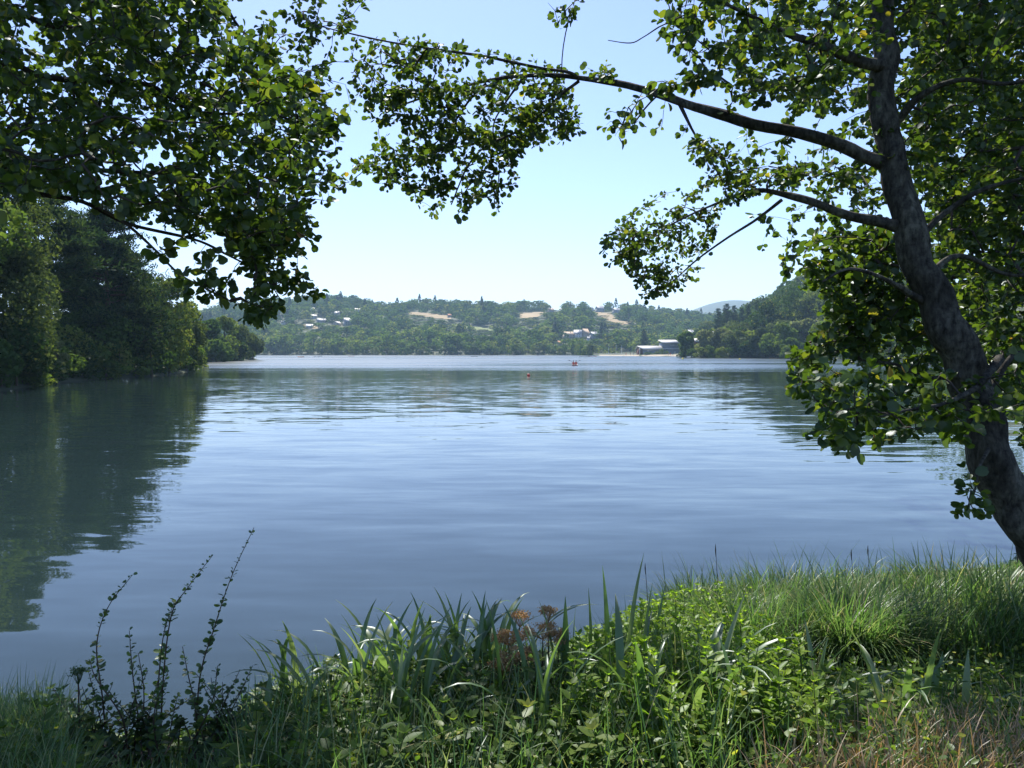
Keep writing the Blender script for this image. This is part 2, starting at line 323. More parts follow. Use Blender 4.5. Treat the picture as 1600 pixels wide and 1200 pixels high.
az = np.radians(np.concatenate([np.arange(-42, 42, .3), np.arange(42, 318, 4)])); rad_ = 0.4 * 1.032 ** np.arange(305)
A_, R_ = np.meshgrid(az, rad_); X = (R_ * np.sin(A_)); Y = (R_ * np.cos(A_)); Z = H(X.ravel(), Y.ravel())
b = Buf(); na, nr = len(az), len(rad_)
i = np.arange(nr - 1)[:, None] * na; j = np.arange(na)[None]; j2 = (j + 1) % na
b.add(np.stack([X.ravel(), Y.ravel(), Z], -1), np.stack([i + j, i + na + j, i + na + j2, i + j2], -1).reshape(-1, 4))
c = np.arange(na); b.add(np.vstack([np.stack([X[0], Y[0], Z[:na]], -1), [(0, 0, h1(0, 0))]]), np.stack([c, (c + 1) % na, np.full(na, na)], -1)[:, ::-1])
b.obj('terrain', M['ground'], smooth=True, kind='structure')
b = Buf(); b.add([(-2600, -200, 0), (2600, -200, 0), (2600, 1400, 0), (-2600, 1400, 0)], [(0, 1, 2, 3)])
b.obj('lake_water', M['water'], kind='structure')

def ground_at(px, py, y0=640., y1=1500., n=700):
    """first point of the terrain seen along a photo pixel, beyond depth y0"""
    ys = np.linspace(y0, y1, n); a = (px - 800) / F
    P = np.array([at(px, py, yy) for yy in (y0, y1)]); t = (ys - y0) / (y1 - y0)
    ray = P[0][None] * (1 - t[:, None]) + P[1][None] * t[:, None]
    hh = H(ray[:, 0], ray[:, 1]); k = np.nonzero(hh >= ray[:, 2])[0]
    if len(k) == 0: return None
    return np.array((ray[k[0], 0], ray[k[0], 1], hh[k[0]]))

# dry fields and a meadow on the far hillside
FIELDS = [('dry_field', 'dryfield', [(636, 487), (664, 489), (706, 494), (706, 499), (680, 498), (640, 492)]),
          ('dry_field', 'dryfield', [(811, 489), (855, 488), (842, 495), (830, 500), (812, 498)]),
          ('dry_field', 'dryfield', [(924, 488), (954, 489), (960, 496), (968, 502), (990, 502), (980, 507), (970, 508), (950, 501), (938, 495)]),
          ('meadow', 'greenfield', [(706, 507), (740, 511), (775, 515), (770, 518), (735, 515), (706, 510)]),
          ('dry_field', 'dryfield', [(816, 521), (826, 521), (826, 527), (816, 526)]),
          ('dry_field', 'dryfield', [(470, 507), (497, 508), (497, 514), (478, 513)])]
for nm, mt, poly in FIELDS:
    xs = [q[0] for q in poly]; ys = [q[1] for q in poly]; st = 1.0
    gx = np.arange(min(xs) - 1, max(xs) + 2, 2.0); gy = np.arange(min(ys), max(ys) + 1.01, 1.0); idx = {}; vs = []; fs = []
    for a in range(len(gx)):
        for c in range(len(gy)):
            P = ground_at(gx[a], gy[c])
            if P is not None: idx[a, c] = len(vs); vs.append(P + (0, 0, .35))
    for a in range(len(gx) - 1):
        for c in range(len(gy) - 1):
            if not in_poly([gx[a] + 1], [gy[c] + .5], poly)[0]: continue
            q = [(a, c + 1), (a + 1, c + 1), (a + 1, c), (a, c)]
            if all(k in idx for k in q):
                yy = [vs[idx[k]][1] for k in q]
                if max(yy) - min(yy) < 160: fs.append([idx[k] for k in q])
    if fs:
        b = Buf(); b.add(vs, fs); b.obj(nm, M[mt], kind='structure')

# beach beside the boathouse
b = Buf(); bp = []
for px in np.arange(936, 1066, 3.0):
    dd = 560 - (px - 936) / 130 * 110
    x = (px - 800) / F * dd; ys = np.linspace(dd - 60, dd + 60, 240); s = sdist((px - 800) / F * ys, ys); k = np.nonzero(s > 0)[0]
    k = k[0] if len(k) else 120; y0 = ys[k]
    bp.append([(((px - 800) / F) * (y0 + q), y0 + q) for q in (-1.2, .5, 2, 4, 6.5)])
vs = [(x, y, max(h1(x, y), -.3) + .06) for row in bp for x, y in row]; nb = len(bp)
b.add(vs, [(r * 5 + q, r * 5 + 5 + q, r * 5 + 6 + q, r * 5 + 1 + q) for r in range(nb - 1) for q in range(4)]); b.obj('beach', M['sand'], smooth=True, kind='structure')

# haze
b = Buf(); box(b, -5200, 5200, -5200, 5200, -4, 290)
m, N, L = mat_new('air'); v = N.new('ShaderNodeVolumePrincipled'); v.inputs['Color'].default_value = (.5, .74, 1, 1); v.inputs['Density'].default_value = .00018; v.inputs['Anisotropy'].default_value = 0
o = N.new('ShaderNodeOutputMaterial'); L.new(v.outputs[0], o.inputs['Volume']); b.obj('haze', m, kind='stuff')

# ------------------------------------------------------------------ far and middle-distance trees
def crown(buf, rng, h, w, nl, nleaf, ls, base=.15, T=CL_T, Fc=CL_F, flat=1.0, droop=0.0, inner=.15):
    """leaf clumps on the shells of many lobes filling an uneven crown"""
    lc = []; 
    for k in range(nl):
        u = rng.uniform(0, 1); zz = base + (1 - base) * u ** .85; prof = math.sin(math.pi * min(.97, (u * .8 + .16))) ** .7
        a = rng.uniform(0, 6.283); r = w * .5 * prof * math.sqrt(rng.uniform(.05, 1)) * .75
        lr = w * rng.uniform(.13, .25) * (.65 + .5 * prof)
        lc.append((math.cos(a) * r, math.sin(a) * r, min(zz * h, h * (1 - .55 * (2 * r / w) ** 2) - lr * .8), lr))
    lc = np.array(lc); wgt = lc[:, 3] ** 2; k = rng.choice(nl, nleaf, p=wgt / wgt.sum()); d = unit(rng.normal(size=(nleaf, 3)) + (0, 0, .25))
    rr = lc[k, 3] * (1 - np.abs(rng.normal(0, .14, nleaf))); rr = np.where(rng.random(nleaf) < inner, rr * .55, rr)
    P = lc[k, :3] + d * rr[:, None] * (1, 1, .85 * flat); P[:, 2] -= droop * rng.random(nleaf)
    n = unit(d + rng.normal(0, .32, (nleaf, 3))); dirs = rng.normal(size=(nleaf, 3)); dirs[:, 2] -= .4
    lt = rng.random(nl) * .5; tint = (lt[k] * .4 + rng.random(nleaf) * .22 + .05)
    scatter(buf, T, Fc, P, dirs, n, ls * rng.uniform(.6, 1.4, nleaf), tint)
    return lc
def trunk_limbs(buf, rng, h, lc, r0, nlimb):
    top = h * .75; p = np.array([(rng.normal(0, .02) * h * t, rng.normal(0, .02) * h * t, top * t) for t in np.linspace(0, 1, 6)]); p[0] = 0, 0, -.6
    tube(buf, p, r0 * (1 - .8 * np.linspace(0, 1, 6)), 6, cap=False)
    for q in lc[:nlimb]:
        t = np.clip((q[2] / top) * .6, .1, .85); s = np.array([np.interp(t, np.linspace(0, 1, 6), p[:, kk]) for kk in range(3)])
        mid = (s + q[:3]) / 2 + (0, 0, -.03 * h); tube(buf, smooth_path([s, mid, q[:3]], 3), np.linspace(r0 * .35, r0 * .08, 7), 4, cap=False)
def broadleaf_meshes(seed, h, w, nl, nleaf, ls, **kw):
    rng = np.random.default_rng(seed); c = Buf(); lc = crown(c, rng, h, w, nl, nleaf, ls, **kw)
    t = Buf(); trunk_limbs(t, rng, h, lc, h * .022, 7); return c, t
def place_tree(name, label, cat, loc, meshes, scale=(1, 1, 1), rz=0.0, group=None):
    t = thing(name, label, cat, loc, rz, group); t.scale = scale
    for nm, me in meshes: link(nm, me, t)
    return t
def pine_meshes(seed, h, w, bare, full=1.0, dens=1.0):
    rng = np.random.default_rng(seed); t = Buf(); c = Buf()
    tube(t, [(0, 0, -1), (0, 0, h * .3), (rng.normal(0, .01) * h, 0, h * .65), (0, 0, h * .98)], [h * .017, h * .014, h * .009, .03], 7, cap=False)
    z = bare * h
    while z < h * .985:
        u = (z - bare * h) / (h * (1 - bare)); L_ = w * .56 * full * (.35 + .75 * math.sin(math.pi * min(1, .28 + .72 * u)) ** .8) * (1 - .45 * u)
        for k in range(rng.integers(4, 7)):
            a = rng.uniform(0, 6.28); l = L_ * rng.uniform(.55, 1.15); e = np.array((math.cos(a), math.sin(a), 0)); up = rng.uniform(-.02, .22)
            p = np.array([(0, 0, z), *[np.array((0, 0, z)) + e * l * s + np.array((0, 0, l * (up * s + (.12 * s * s)) - .0)) for s in (.35, .7, 1)]])
            tube(t, p, [.06 + .012 * l, .05, .03, .012], 4, cap=False)
            nc = max(3, int(l * 4.5 * dens)); s = rng.uniform(.35, 1.03, nc); C = np.array([np.interp(s, [0, .35, .7, 1], p[:, kk]) for kk in range(3)]).T
            C = C + rng.normal(0, 1, (nc, 3)) * (.2 * l, .2 * l, .035 * l) * s[:, None]
            nn = 12; P = np.repeat(C, nn, 0) + rng.normal(0, .16, (nc * nn, 3)) * (1.5, 1.5, .7); D = rng.normal(size=(nc * nn, 3)) + e * .6 + (0, 0, .55)
            scatter(c, ND_T, ND_F, P, D, rng.normal(size=(nc * nn, 3)), rng.uniform(.28, .55, nc * nn), np.repeat(rng.random(nc) * .6, nn) + rng.random(nc * nn) * .3, wid=1.5)
        z += h * rng.uniform(.018, .034)
    return c, t

# --- left shore (50 to 125 m away)
def shore_tree(px, dist, ytop, wpx, kind, seed, name, label, cat='tree', mat='far_leaf', ls=.3, nleaf=6000, nl=22, group=None, base=.06, setback=0.0, ydrop=0, inner=.15):
    x = (px - 800) / F * dist; z = max(h1(x, dist), 0); top = (550.5 - ytop) / F * dist + CZ; h = top - z; w = wpx / F * dist
    if kind == 'pine': c, t = pine_meshes(seed, h, w, base); cm, tm = c.mesh('crown', M['needle']), t.mesh('trunk', M['pinebark'], True)
    else:
        c, t = broadleaf_meshes(seed, h, w, nl, nleaf, ls, base=base, inner=inner); cm, tm = c.mesh('crown', M[mat]), t.mesh('trunk', M['farbark'], True)
    return place_tree(name, label, cat, (x, dist, z), [('crown', cm), ('trunk', tm)], group=group)
shore_tree(-10, 53, 225, 210, 'b', 11, 'broadleaf_tree', 'tallest broadleaf tree at the left edge of the lake shore, beside the pines', ls=.26, nleaf=17000, nl=40, mat='olive_leaf')
shore_tree(30, 56, 375, 130, 'b', 12, 'broadleaf_tree', 'light green broadleaf tree in front of the slim pine on the left shore', ls=.24, nleaf=12000, nl=32, mat='olive_leaf')
shore_tree(-90, 47, 180, 240, 'b', 13, 'broadleaf_tree', 'big broadleaf tree only partly in view at the far left shore', ls=.32, nleaf=9000, nl=34)
shore_tree(78, 68, 288, 130, 'pine', 14, 'pine_tree', 'slim pine with a bare trunk left of the broad dark pine', base=.42)
shore_tree(172, 78, 322, 160, 'pine', 15, 'pine_tree', 'broad dark pine with dense flat tiers on the left shore', base=.12)
shore_tree(128, 84, 335, 100, 'pine', 16, 'pine_tree', 'dark pine behind, between the slim pine and the broad one', base=.2)
shore_tree(205, 86, 385, 90, 'pine', 17, 'pine_tree', 'lower dark pine at the right flank of the broad pine', base=.08)
shore_tree(262, 92, 432, 100, 'b', 18, 'broadleaf_tree', 'mid green broadleaf tree right of the pines where the shore bends', ls=.32, nleaf=9000, nl=30)
shore_tree(297, 104, 470, 62, 'b', 19, 'broadleaf_tree', 'last lit broadleaf tree at the tip of the near left shore', ls=.32, nleaf=6500, nl=26, mat='olive_leaf')
shore_tree(228, 84, 500, 80, 'b', 20, 'shrub', 'dark shrub overhanging the water below the left broadleaf trees', 'shrub', ls=.26, nleaf=4500)
shore_tree(150, 75, 480, 130, 'b', 21, 'shrub', 'dark thicket at the foot of the broad pine', 'shrub', ls=.3, nleaf=4500, mat='far_leaf')
shore_tree(100, 68, 500, 90, 'b', 25, 'shrub', 'shaded thicket at the foot of the slim pine', 'shrub', ls=.28, nleaf=3500)
shore_tree(10, 52, 490, 110, 'b', 22, 'shrub', 'dark bush at the left edge of the lake shore', 'shrub', ls=.26, nleaf=4000)
shore_tree(57, 57, 520, 48, 'b', 23, 'bush', 'bright yellow green bush leaning over the water on the left shore', 'bush', mat='bright_leaf', ls=.19, nleaf=4200, nl=16, inner=.05)
shore_tree(90, 62, 530, 34, 'b', 24, 'bush', 'small pale grey green bush right of the bright bush', 'bush', mat='willow_leaf', ls=.15, nleaf=2200, nl=12, inner=.05)
# --- second point on the left (190 to 270 m)
for k, (px, dd, yt, wp, mt, lab) in enumerate([(325, 200, 497, 60, 'far_leaf', 'round tree nearest the pine wood on the second wooded point'), (352, 215, 494, 52, 'far_leaf', 'tallest rounded tree on the second wooded point'),
        (378, 235, 506, 44, 'olive_leaf', 'sunlit olive tree near the tip of the second wooded point'), (395, 252, 524, 34, 'olive_leaf', 'low tree at the very tip of the second wooded point'), (300, 205, 500, 60, 'far_leaf', 'tree of the second wooded point half hidden by the near shore'),
        (338, 195, 528, 50, 'far_leaf', 'low dark tree over the water on the second wooded point'), (366, 222, 532, 46, 'far_leaf', 'low tree over the water below the olive tree')]):
    shore_tree(px, dd, yt, wp, 'b', 40 + k, 'broadleaf_tree', lab, mat=mt, ls=.75, nleaf=2400, nl=20)
# --- right shore (270 to 420 m)
right = [(1072, 352, 518, 36, 'far_leaf', 'dark tree right beside the grey boathouse'), (1100, 345, 515, 46, 'willow_leaf', 'pale willow second from the boathouse'), (1128, 340, 512, 40, 'willow_leaf', 'grey green willow third from the boathouse'),
         (1150, 330, 516, 44, 'olive_leaf', 'olive green tree in the middle of the right shore row'), (1172, 322, 532, 34, 'far_leaf', 'low round bush standing in the right shore row'), (1192, 318, 512, 46, 'olive_leaf', 'rounded tree left of the biggest shore crown on the right'),
         (1218, 308, 504, 52, 'far_leaf', 'big rounded shore crown on the right, below the tall tree'), (1150, 372, 496, 60, 'olive_leaf', 'olive brown rounded tree behind the willows'), (1180, 380, 488, 56, 'far_leaf', 'green tree behind the right shore row, left of the tall tree'),
         (1200, 360, 470, 60, 'far_leaf', 'tree climbing the slope to the left of the tall tree'), (1240, 370, 436, 95, 'far_leaf', 'tallest tree crown on the slope above the right shore'), (1285, 350, 445, 95, 'far_leaf', 'tall tree right of the tallest crown on the slope'),
         (1255, 320, 497, 56, 'willow_leaf', 'pale tree at the water half hidden by the alder leaves'), (1235, 300, 528, 40, 'far_leaf', 'low bush at the waterline on the right shore'), (1290, 290, 500, 60, 'far_leaf', 'shore tree behind the alder leaves on the right'),
         (1225, 392, 452, 56, 'far_leaf', 'tree on the slope between the conifers and the tallest crown'), (1330, 270, 450, 100, 'far_leaf', 'large tree seen through gaps in the right alder'), (1390, 200, 440, 130, 'far_leaf', 'large tree behind the leaning alder trunk'),
         (1455, 150, 430, 150, 'far_leaf', 'near tree of the right shore seen right of the leaning trunk'), (1530, 115, 390, 190, 'far_leaf', 'nearest big shore tree on the right'), (1350, 235, 500, 80, 'far_leaf', 'low shore tree seen through the right alder')]
for k, (px, dd, yt, wp, mt, lab) in enumerate(right):
    shore_tree(px, dd, yt, wp, 'b', 60 + k, 'broadleaf_tree', lab, mat=mt, ls=1.0 if dd > 280 else .6, nleaf=3000, nl=15)
for k, (px, dd, yt, wp) in enumerate([(1134, 480, 474, 22), (1122, 490, 482, 20), (1146, 470, 478, 20), (1158, 460, 480, 16), (1168, 455, 474, 18), (1182, 440, 470, 18), (1006, 600, 514, 14)]):
    shore_tree(px, dd, yt, wp, 'pine', 90 + k, 'conifer_tree', ['dark pointed conifer on the skyline above the right shore', 'dark pointed conifer standing left of the boathouse'][k == 6], base=.08, group='conifers on the skyline' if k < 6 else None)

# --- wooded hillside across the lake
far_models = []
for k in range(6):
    rng = np.random.default_rng(200 + k); c = Buf(); crown(c, rng, 1.0, 1.0, 7 + k % 3, 260, .11, base=.0, inner=.0); far_models.append(c)
conif = Buf(); rng = np.random.default_rng(210)
for q in range(120):
    u = rng.random() ** .7; a = rng.uniform(0, 6.28); r = (1 - u) * .26 + .02; P = np.array([(math.cos(a) * r, math.sin(a) * r, u)])
    scatter(conif, CL_T, CL_F, P, [(math.cos(a), math.sin(a), -.5)], [(math.cos(a), math.sin(a), .8)], .2 * (1 - .5 * u), .2 + rng.random() * .2)
clear = [(p_, 11) for _, _, p_ in FIELDS]
HOUSES = [  # px, base py, width m, depth m, wall m, roof m, rot, wall, roof, label
    (545, 508.5, 16, 9, 5, 4.5, .25, 'greywall', 'slate', 'big pale grey house with a steep gable on the wooded hillside'),
    (527, 508.5, 10, 7, 3, 2, .8, 'cream', 'paleroof', 'low pale building left of the big gabled house'),
    (484, 513, 10, 6, 2.5, 2.5, -.3, 'cream', 'whiteroof', 'white roofed barn above the dry meadow on the left hillside'),
    (490, 497.5, 9, 7, 3, 2, .1, 'white', 'whiteroof', 'white roofed house above the barn on the left hillside'),
    (488, 487, 6, 6, 4, 2, .4, 'white', 'paleroof', 'highest small white house on the left hillside'),
    (526, 495.5, 9, 7, 5, 3, -.4, 'cream', 'slate', 'cream house under the trees above the big gabled house'),
    (559, 487, 10, 7, 3, 2, .0, 'white', 'whiteroof', 'white house high on the left hillside, among conifers'),
    (502, 504.5, 14, 7, 3, 2.5, .2, 'greywall', 'slate', 'dark roofed house right of the white roofed barn'),
    (442, 508, 6, 6, 4, 2, .2, 'white', 'slate', 'small white house at the left end of the hillside'),
    (702, 496, 6, 5, 3, 2, .2, 'cream', 'tileroof', 'small tan house beside the long dry field'),
    (888, 529, 15, 8, 5, 3, .15, 'cream', 'tanroof', 'wide tan roofed house, leftmost of the hamlet in mid slope'),
    (903, 528, 11, 8, 5.5, 4, -.7, 'white', 'slate', 'white gabled house in the hamlet in mid slope'),
    (914, 527, 12, 9, 5, 5, .5, 'cream', 'tanroof', 'tall tan roofed house in the middle of the hamlet'),
    (928, 530, 12, 8, 5, 3.5, .3, 'greywall', 'slate', 'pale blue grey house at the right of the hamlet'),
    (919, 532.5, 3.5, 3, 3, 1.5, .3, 'white', 'whiteroof', 'tiny white shed below the hamlet houses'),
    (874, 540, 6, 5, 3, 2, .3, 'cream', 'tileroof', 'small house low in the trees above the lake'),
    (937, 487.5, 15, 9, 5, 5, .1, 'greywall', 'slate', 'large grey house on the hilltop above the dry field'),
    (924, 486, 8, 7, 4, 3, .6, 'white', 'slate', 'white gabled house on the hilltop left of the large grey one'),
    (963, 489, 14, 8, 4, 3.5, .2, 'greywall', 'slate', 'wide low house at the right of the hilltop'),
    (877, 488, 6, 5, 4, 2, .2, 'white', 'whiteroof', 'small white house on the hilltop behind trees'),
    (861, 488, 11, 7, 3.5, 3, .1, 'cream', 'tanroof', 'tan house on the hilltop at the edge of a dry field'),
    (899, 481, 9, 7, 3, 2.5, .4, 'cream', 'tanroof', 'pale roof peeping through the tree tops of the ridge'),
]
house_px = [(q[0], q[1], q[2]) for q in HOUSES]
sp = 15.5; gx, gy = np.meshgrid(np.arange(-420, 620, sp), np.arange(658, 1265, sp)); gx = gx.ravel() + R.uniform(-.42, .42, gx.size) * sp; gy = gy.ravel() + R.uniform(-.42, .42, gy.size) * sp
px_ = 800 + F * gx / gy; keep = (px_ > 260) & (px_ < 1420) & (sdist(gx, gy) > .8); gx, gy = gx[keep], gy[keep]
gz = H(gx, gy); ok = np.ones(len(gx), bool); th = R.uniform(10, 18, len(gx)) ; tw = th * R.uniform(1.0, 1.3, len(gx)) + 3.5
isc = (R.random(len(gx)) < .035 + .12 * (vnoise(gx, gy, 70) > .5)) ; th = np.where(isc, th * 1.3, th); 
qx, qy, dep = proj(np.stack([gx, gy, gz], -1)); hp = th / dep * F; wp_ = tw / dep * F * .5
for _, _, pl in FIELDS:
    for dx in (-1, 0, 1):
        for dy in (0, .35, .7, 1):
            inn = in_poly(qx + dx * wp_ * .8, qy - dy * hp, pl); th = np.where(inn, np.minimum(th, 3.5), th)
    ok &= ~in_poly(qx, qy, pl)
for hx, hy, hw in house_px:
    w2 = hw / 900 * F * .5
    small = (np.abs(qx - hx) < w2 * .75 + wp_ * .35) & (qy > hy - 3) & (qy - hp < hy - 1.5)
    th = np.where(small, np.minimum(th, np.maximum((qy - hy + 1.5) / hp * th, 2.0)), th); ok &= ~((np.abs(qx - hx) < w2) & (np.abs(qy - hy) < 1.2))
gx, gy, gz, th, tw, isc, qx, qy, dep = [a[ok] for a in (gx, gy, gz, th, tw, isc, qx, qy, dep)]
size_px = th / dep; order = np.argsort(-size_px * ((qx > 405) & (qx < 1060))); n_ind = 285
tree_mesh = [c.mesh('crown', M['far_leaf']) for c in far_models]; con_mesh = conif.mesh('crown', M['needle'])
tb_ = Buf(); tube(tb_, [(0, 0, -.05), (.01, 0, .3), (0, .01, .7)], [.03, .022, .01], 6, cap=False); trunk_mesh = tb_.mesh('trunk', M['farbark'])
stuffb = Buf(); rngk = np.random.default_rng(5)
for r_, idx in enumerate(order):
    k = int(rngk.integers(0, 6)); rz = rngk.uniform(0, 6.28); s = (tw[idx], tw[idx], th[idx])
    if r_ < n_ind:
        o = bpy.data.objects.new('hillside_tree', None); COL.objects.link(o); link('crown', con_mesh if isc[idx] else tree_mesh[k], o); link('trunk', trunk_mesh, o); o.location = (gx[idx], gy[idx], gz[idx] - .5); o.rotation_euler = (0, 0, rz); o.scale = s
        o['category'] = 'tree'; o['label'] = 'pointed dark conifer in the wood along the far shore' if isc[idx] else 'rounded broadleaf tree in the wood along the far shore'
        o['group'] = 'conifers in the wood along the far shore' if isc[idx] else 'broadleaf trees in the wood along the far shore'
    else:
        src = conif if isc[idx] else far_models[k]; ca, sa = math.cos(rz), math.sin(rz); off = stuffb.n
        V = np.concatenate(src.v) ; V = np.stack([(V[:, 0] * ca - V[:, 1] * sa) * s[0], (V[:, 0] * sa + V[:, 1] * ca) * s[1], V[:, 2] * s[2]], -1) + (gx[idx], gy[idx], gz[idx] - .5)
        FF = np.concatenate(src.f); T_ = np.concatenate(src.t) + rngk.random() * .7 - .05
        stuffb.add(V, FF, T_ if not isc[idx] else T_ * .3, 1 if isc[idx] else 0)
stuffb.obj('hillside_wood', [M['far_leaf'], M['needle']], kind='stuff', label='continuous wood of rounded crowns covering the far hillside')
print('hill trees', len(gx), 'tris', sum(len(f) for f in stuffb.f))

rs = np.random.default_rng(78)
def shore_row(seg, step, w, h, name, lab, grp, inland=(.3, 2.5)):
    global slope_models
    for (ax, ay), (bx_, by_) in zip(seg[:-1], seg[1:]):
        L_ = math.hypot(bx_ - ax, by_ - ay); nx, ny = (by_ - ay) / L_, -(bx_ - ax) / L_
        for s in np.arange(0, L_, step):
            q = rs.uniform(*inland); x = ax + (bx_ - ax) * s / L_; y = ay + (by_ - ay) * s / L_
            if sdist([x + nx], [y + ny])[0] < 0: x -= nx * q; y -= ny * q
            else: x += nx * q; y += ny * q
            px = 800 + F * x / y
            if px < -40 or px > 1640: continue
            o = bpy.data.objects.new(name, None); COL.objects.link(o); link('crown', slope_models[int(rs.integers(0, 5))], o); link('trunk', trunk_mesh, o); ww = rs.uniform(*w); o.location = (x, y, max(h1(x, y), 0) - .3); o.scale = (ww, ww, rs.uniform(*h)); o.rotation_euler = (0, 0, rs.uniform(0, 6.28)); o['category'] = 'bush'; o['label'] = lab; o['group'] = grp
rs = np.random.default_rng(77); sx, sy = np.meshgrid(np.arange(60, 420, 16.0), np.arange(330, 668, 16.0)); sx = sx.ravel() + rs.uniform(-5, 5, sx.size); sy = sy.ravel() + rs.uniform(-5, 5, sy.size)
spx = 800 + F * sx / sy; mk_ = (sdist(sx, sy) > 5) & (spx > 1030) & (spx < 1420) & ~((spx < 1064) & (sy < 545)) & ~((sy > 380) & (sy < 440) & (np.abs(spx - 1115) < 14)) & ~((sy > 365) & (sy < 410) & (np.abs(spx - 1088) < 10)); slope_models = []
for k in range(5):
    rng = np.random.default_rng(240 + k); c = Buf(); crown(c, rng, 1.0, 1.0, 9, 560, .09, base=.0, inner=.05); slope_models.append(c.mesh('crown', M['far_leaf'] if k != 2 else M['olive_leaf']))
shore_row([(-226, 676), (-100, 655), (0, 662), (50, 655), (62, 575)], 4.6, (6, 10), (5, 10), 'shore_bush', 'green bush overhanging the water along the far shore', 'bushes along the far waterline')
shore_row([(-32.8, 48.6), (-35.6, 57), (-37.8, 64), (-38.2, 72), (-37.8, 80), (-42, 100), (-50, 123)], 2.6, (2.6, 4.6), (1.8, 4), 'shore_bush', 'dark bush overhanging the water at the foot of the left shore trees', 'bushes along the left waterline', (.1, 1.6))
shore_row([(-100, 165), (-78, 190), (-83, 225), (-86, 258)], 5, (5, 8), (4, 6.5), 'shore_bush', 'bush overhanging the water on the second wooded point', 'bushes at the water on the second point')
shore_row([(76, 345), (90, 328), (112, 312), (124, 296), (127, 270), (112, 215), (84, 130), (45, 60)], 5.5, (5.5, 8.5), (4, 7), 'shore_bush', 'bush at the waterline below the right shore trees', 'bushes along the right waterline')
for x, y, p_ in zip(sx[mk_], sy[mk_], spx[mk_]):
    o = bpy.data.objects.new('slope_tree', None); COL.objects.link(o); link('crown', slope_models[int(rs.integers(0, 5))], o); link('trunk', trunk_mesh, o); w = rs.uniform(13, 22); o.location = (x, y, h1(x, y) - .5); o.scale = (w, w, rs.uniform(10, 19) * (.75 if p_ < 1130 else 1)); o.rotation_euler = (0, 0, rs.uniform(0, 6.28)); o['category'] = 'tree'
    o['label'] = 'broadleaf tree in the wood on the slope behind the right shore'; o['group'] = 'trees of the wood on the right slope'
# ------------------------------------------------------------------ houses
M['cream'] = simple('cream_render', (.4, .34, .27), .9, .06); M['white'] = simple('white_render', (.6, .58, .55), .9, .05); M['greywall'] = simple('grey_render', (.3, .3, .3), .9, .06)
M['slate'] = simple('slate_roof', (.24, .25, .28), .6, .12); M['whiteroof'] = simple('pale_metal_roof', (.45, .44, .43), .6, .05); M['paleroof'] = simple('pale_roof', (.5, .48, .45), .7, .08)
M['tileroof'] = simple('clay_tile_roof', (.36, .17, .10), .8, .15); M['tanroof'] = simple('tan_tile_roof', (.38, .29, .21), .8, .12); M['glass'] = simple('window_glass', (.03, .04, .05), .15, .0, 1, 0, .6)
M['greyclad'] = simple('grey_metal_cladding', (.22, .23, .24), .6, .06, .8); M['wood'] = simple('brown_timber', (.16, .07, .045), .8, .15)
def house(px, py, w, d, wh, rh, rz, wm, rm, label, P=None):
    if P is None: P = ground_at(px, py)
    if P is None: return
    rh *= 1.2; t = thing('house', label, 'house', tuple(P), rz + .35); t.scale = (.76, .8, .82)
    b = Buf(); box(b, -w / 2, w / 2, -d / 2, d / 2, -2, wh); x = w / 2
    b.add([(-x, -d / 2, wh), (-x, d / 2, wh), (-x, 0, wh + rh), (x, -d / 2, wh), (x, d / 2, wh), (x, 0, wh + rh)], [(0, 2, 1), (3, 4, 5)]); b.obj('wall', M[wm], t)
    b = Buf(); e = .45; th_ = .25; sl = rh / (d / 2); ze = wh - e * sl
    for s in (-1, 1):
        ys_ = s * (d / 2 + e); v = [(-x - e, ys_, ze + .02), (x + e, ys_, ze + .02), (x + e, 0, wh + rh + .02), (-x - e, 0, wh + rh + .02)]; v += [(q[0], q[1], q[2] + th_) for q in v]
        b.add(v, [(0, 1, 2, 3), (7, 6, 5, 4), (0, 4, 5, 1), (1, 5, 6, 2), (2, 6, 7, 3), (3, 7, 4, 0)])
    ro = b.obj('roof', M[rm], t); b = Buf(); box(b, w * .2, w * .2 + .7, -.35, .35, wh + rh * .6, wh + rh + .9); b.obj('chimney', M[wm], ro)
    n = max(1, int(w / 3.5))
    for k in range(n):
        for fl in range(1 if wh < 4.5 else 2):
            xx = -w / 2 + (k + .5) * w / n; zz = .9 + fl * 2.5; b = Buf(); box(b, xx - .5, xx + .5, -d / 2 - .04, -d / 2 + .05, zz, zz + 1.2); b.obj('window', M['glass'], t)
for q in HOUSES: house(*q)
for px, py, dd, w, lab, rm, wm, rh in [(1115, 530, 430, 11, 'hip shaped grey roofed villa above the willows on the right', 'slate', 'cream', 4.5), (1088, 541, 405, 8, 'house with a bright roof edge behind the willow row', 'whiteroof', 'wood', 1.5), (1078, 528, 520, 9, 'pale house half hidden on the slope behind the boathouse', 'slate', 'greywall', 3.5)]:
    x = (px - 800) / F * dd; top = (550.5 - (py - 14)) / F * dd + CZ
    house(px, py, w, 8, 4.5, rh, .5 if w != 8 else .1, wm, rm, lab, P=np.array((x, dd, max(h1(x, dd), top - 4.5 - rh))))

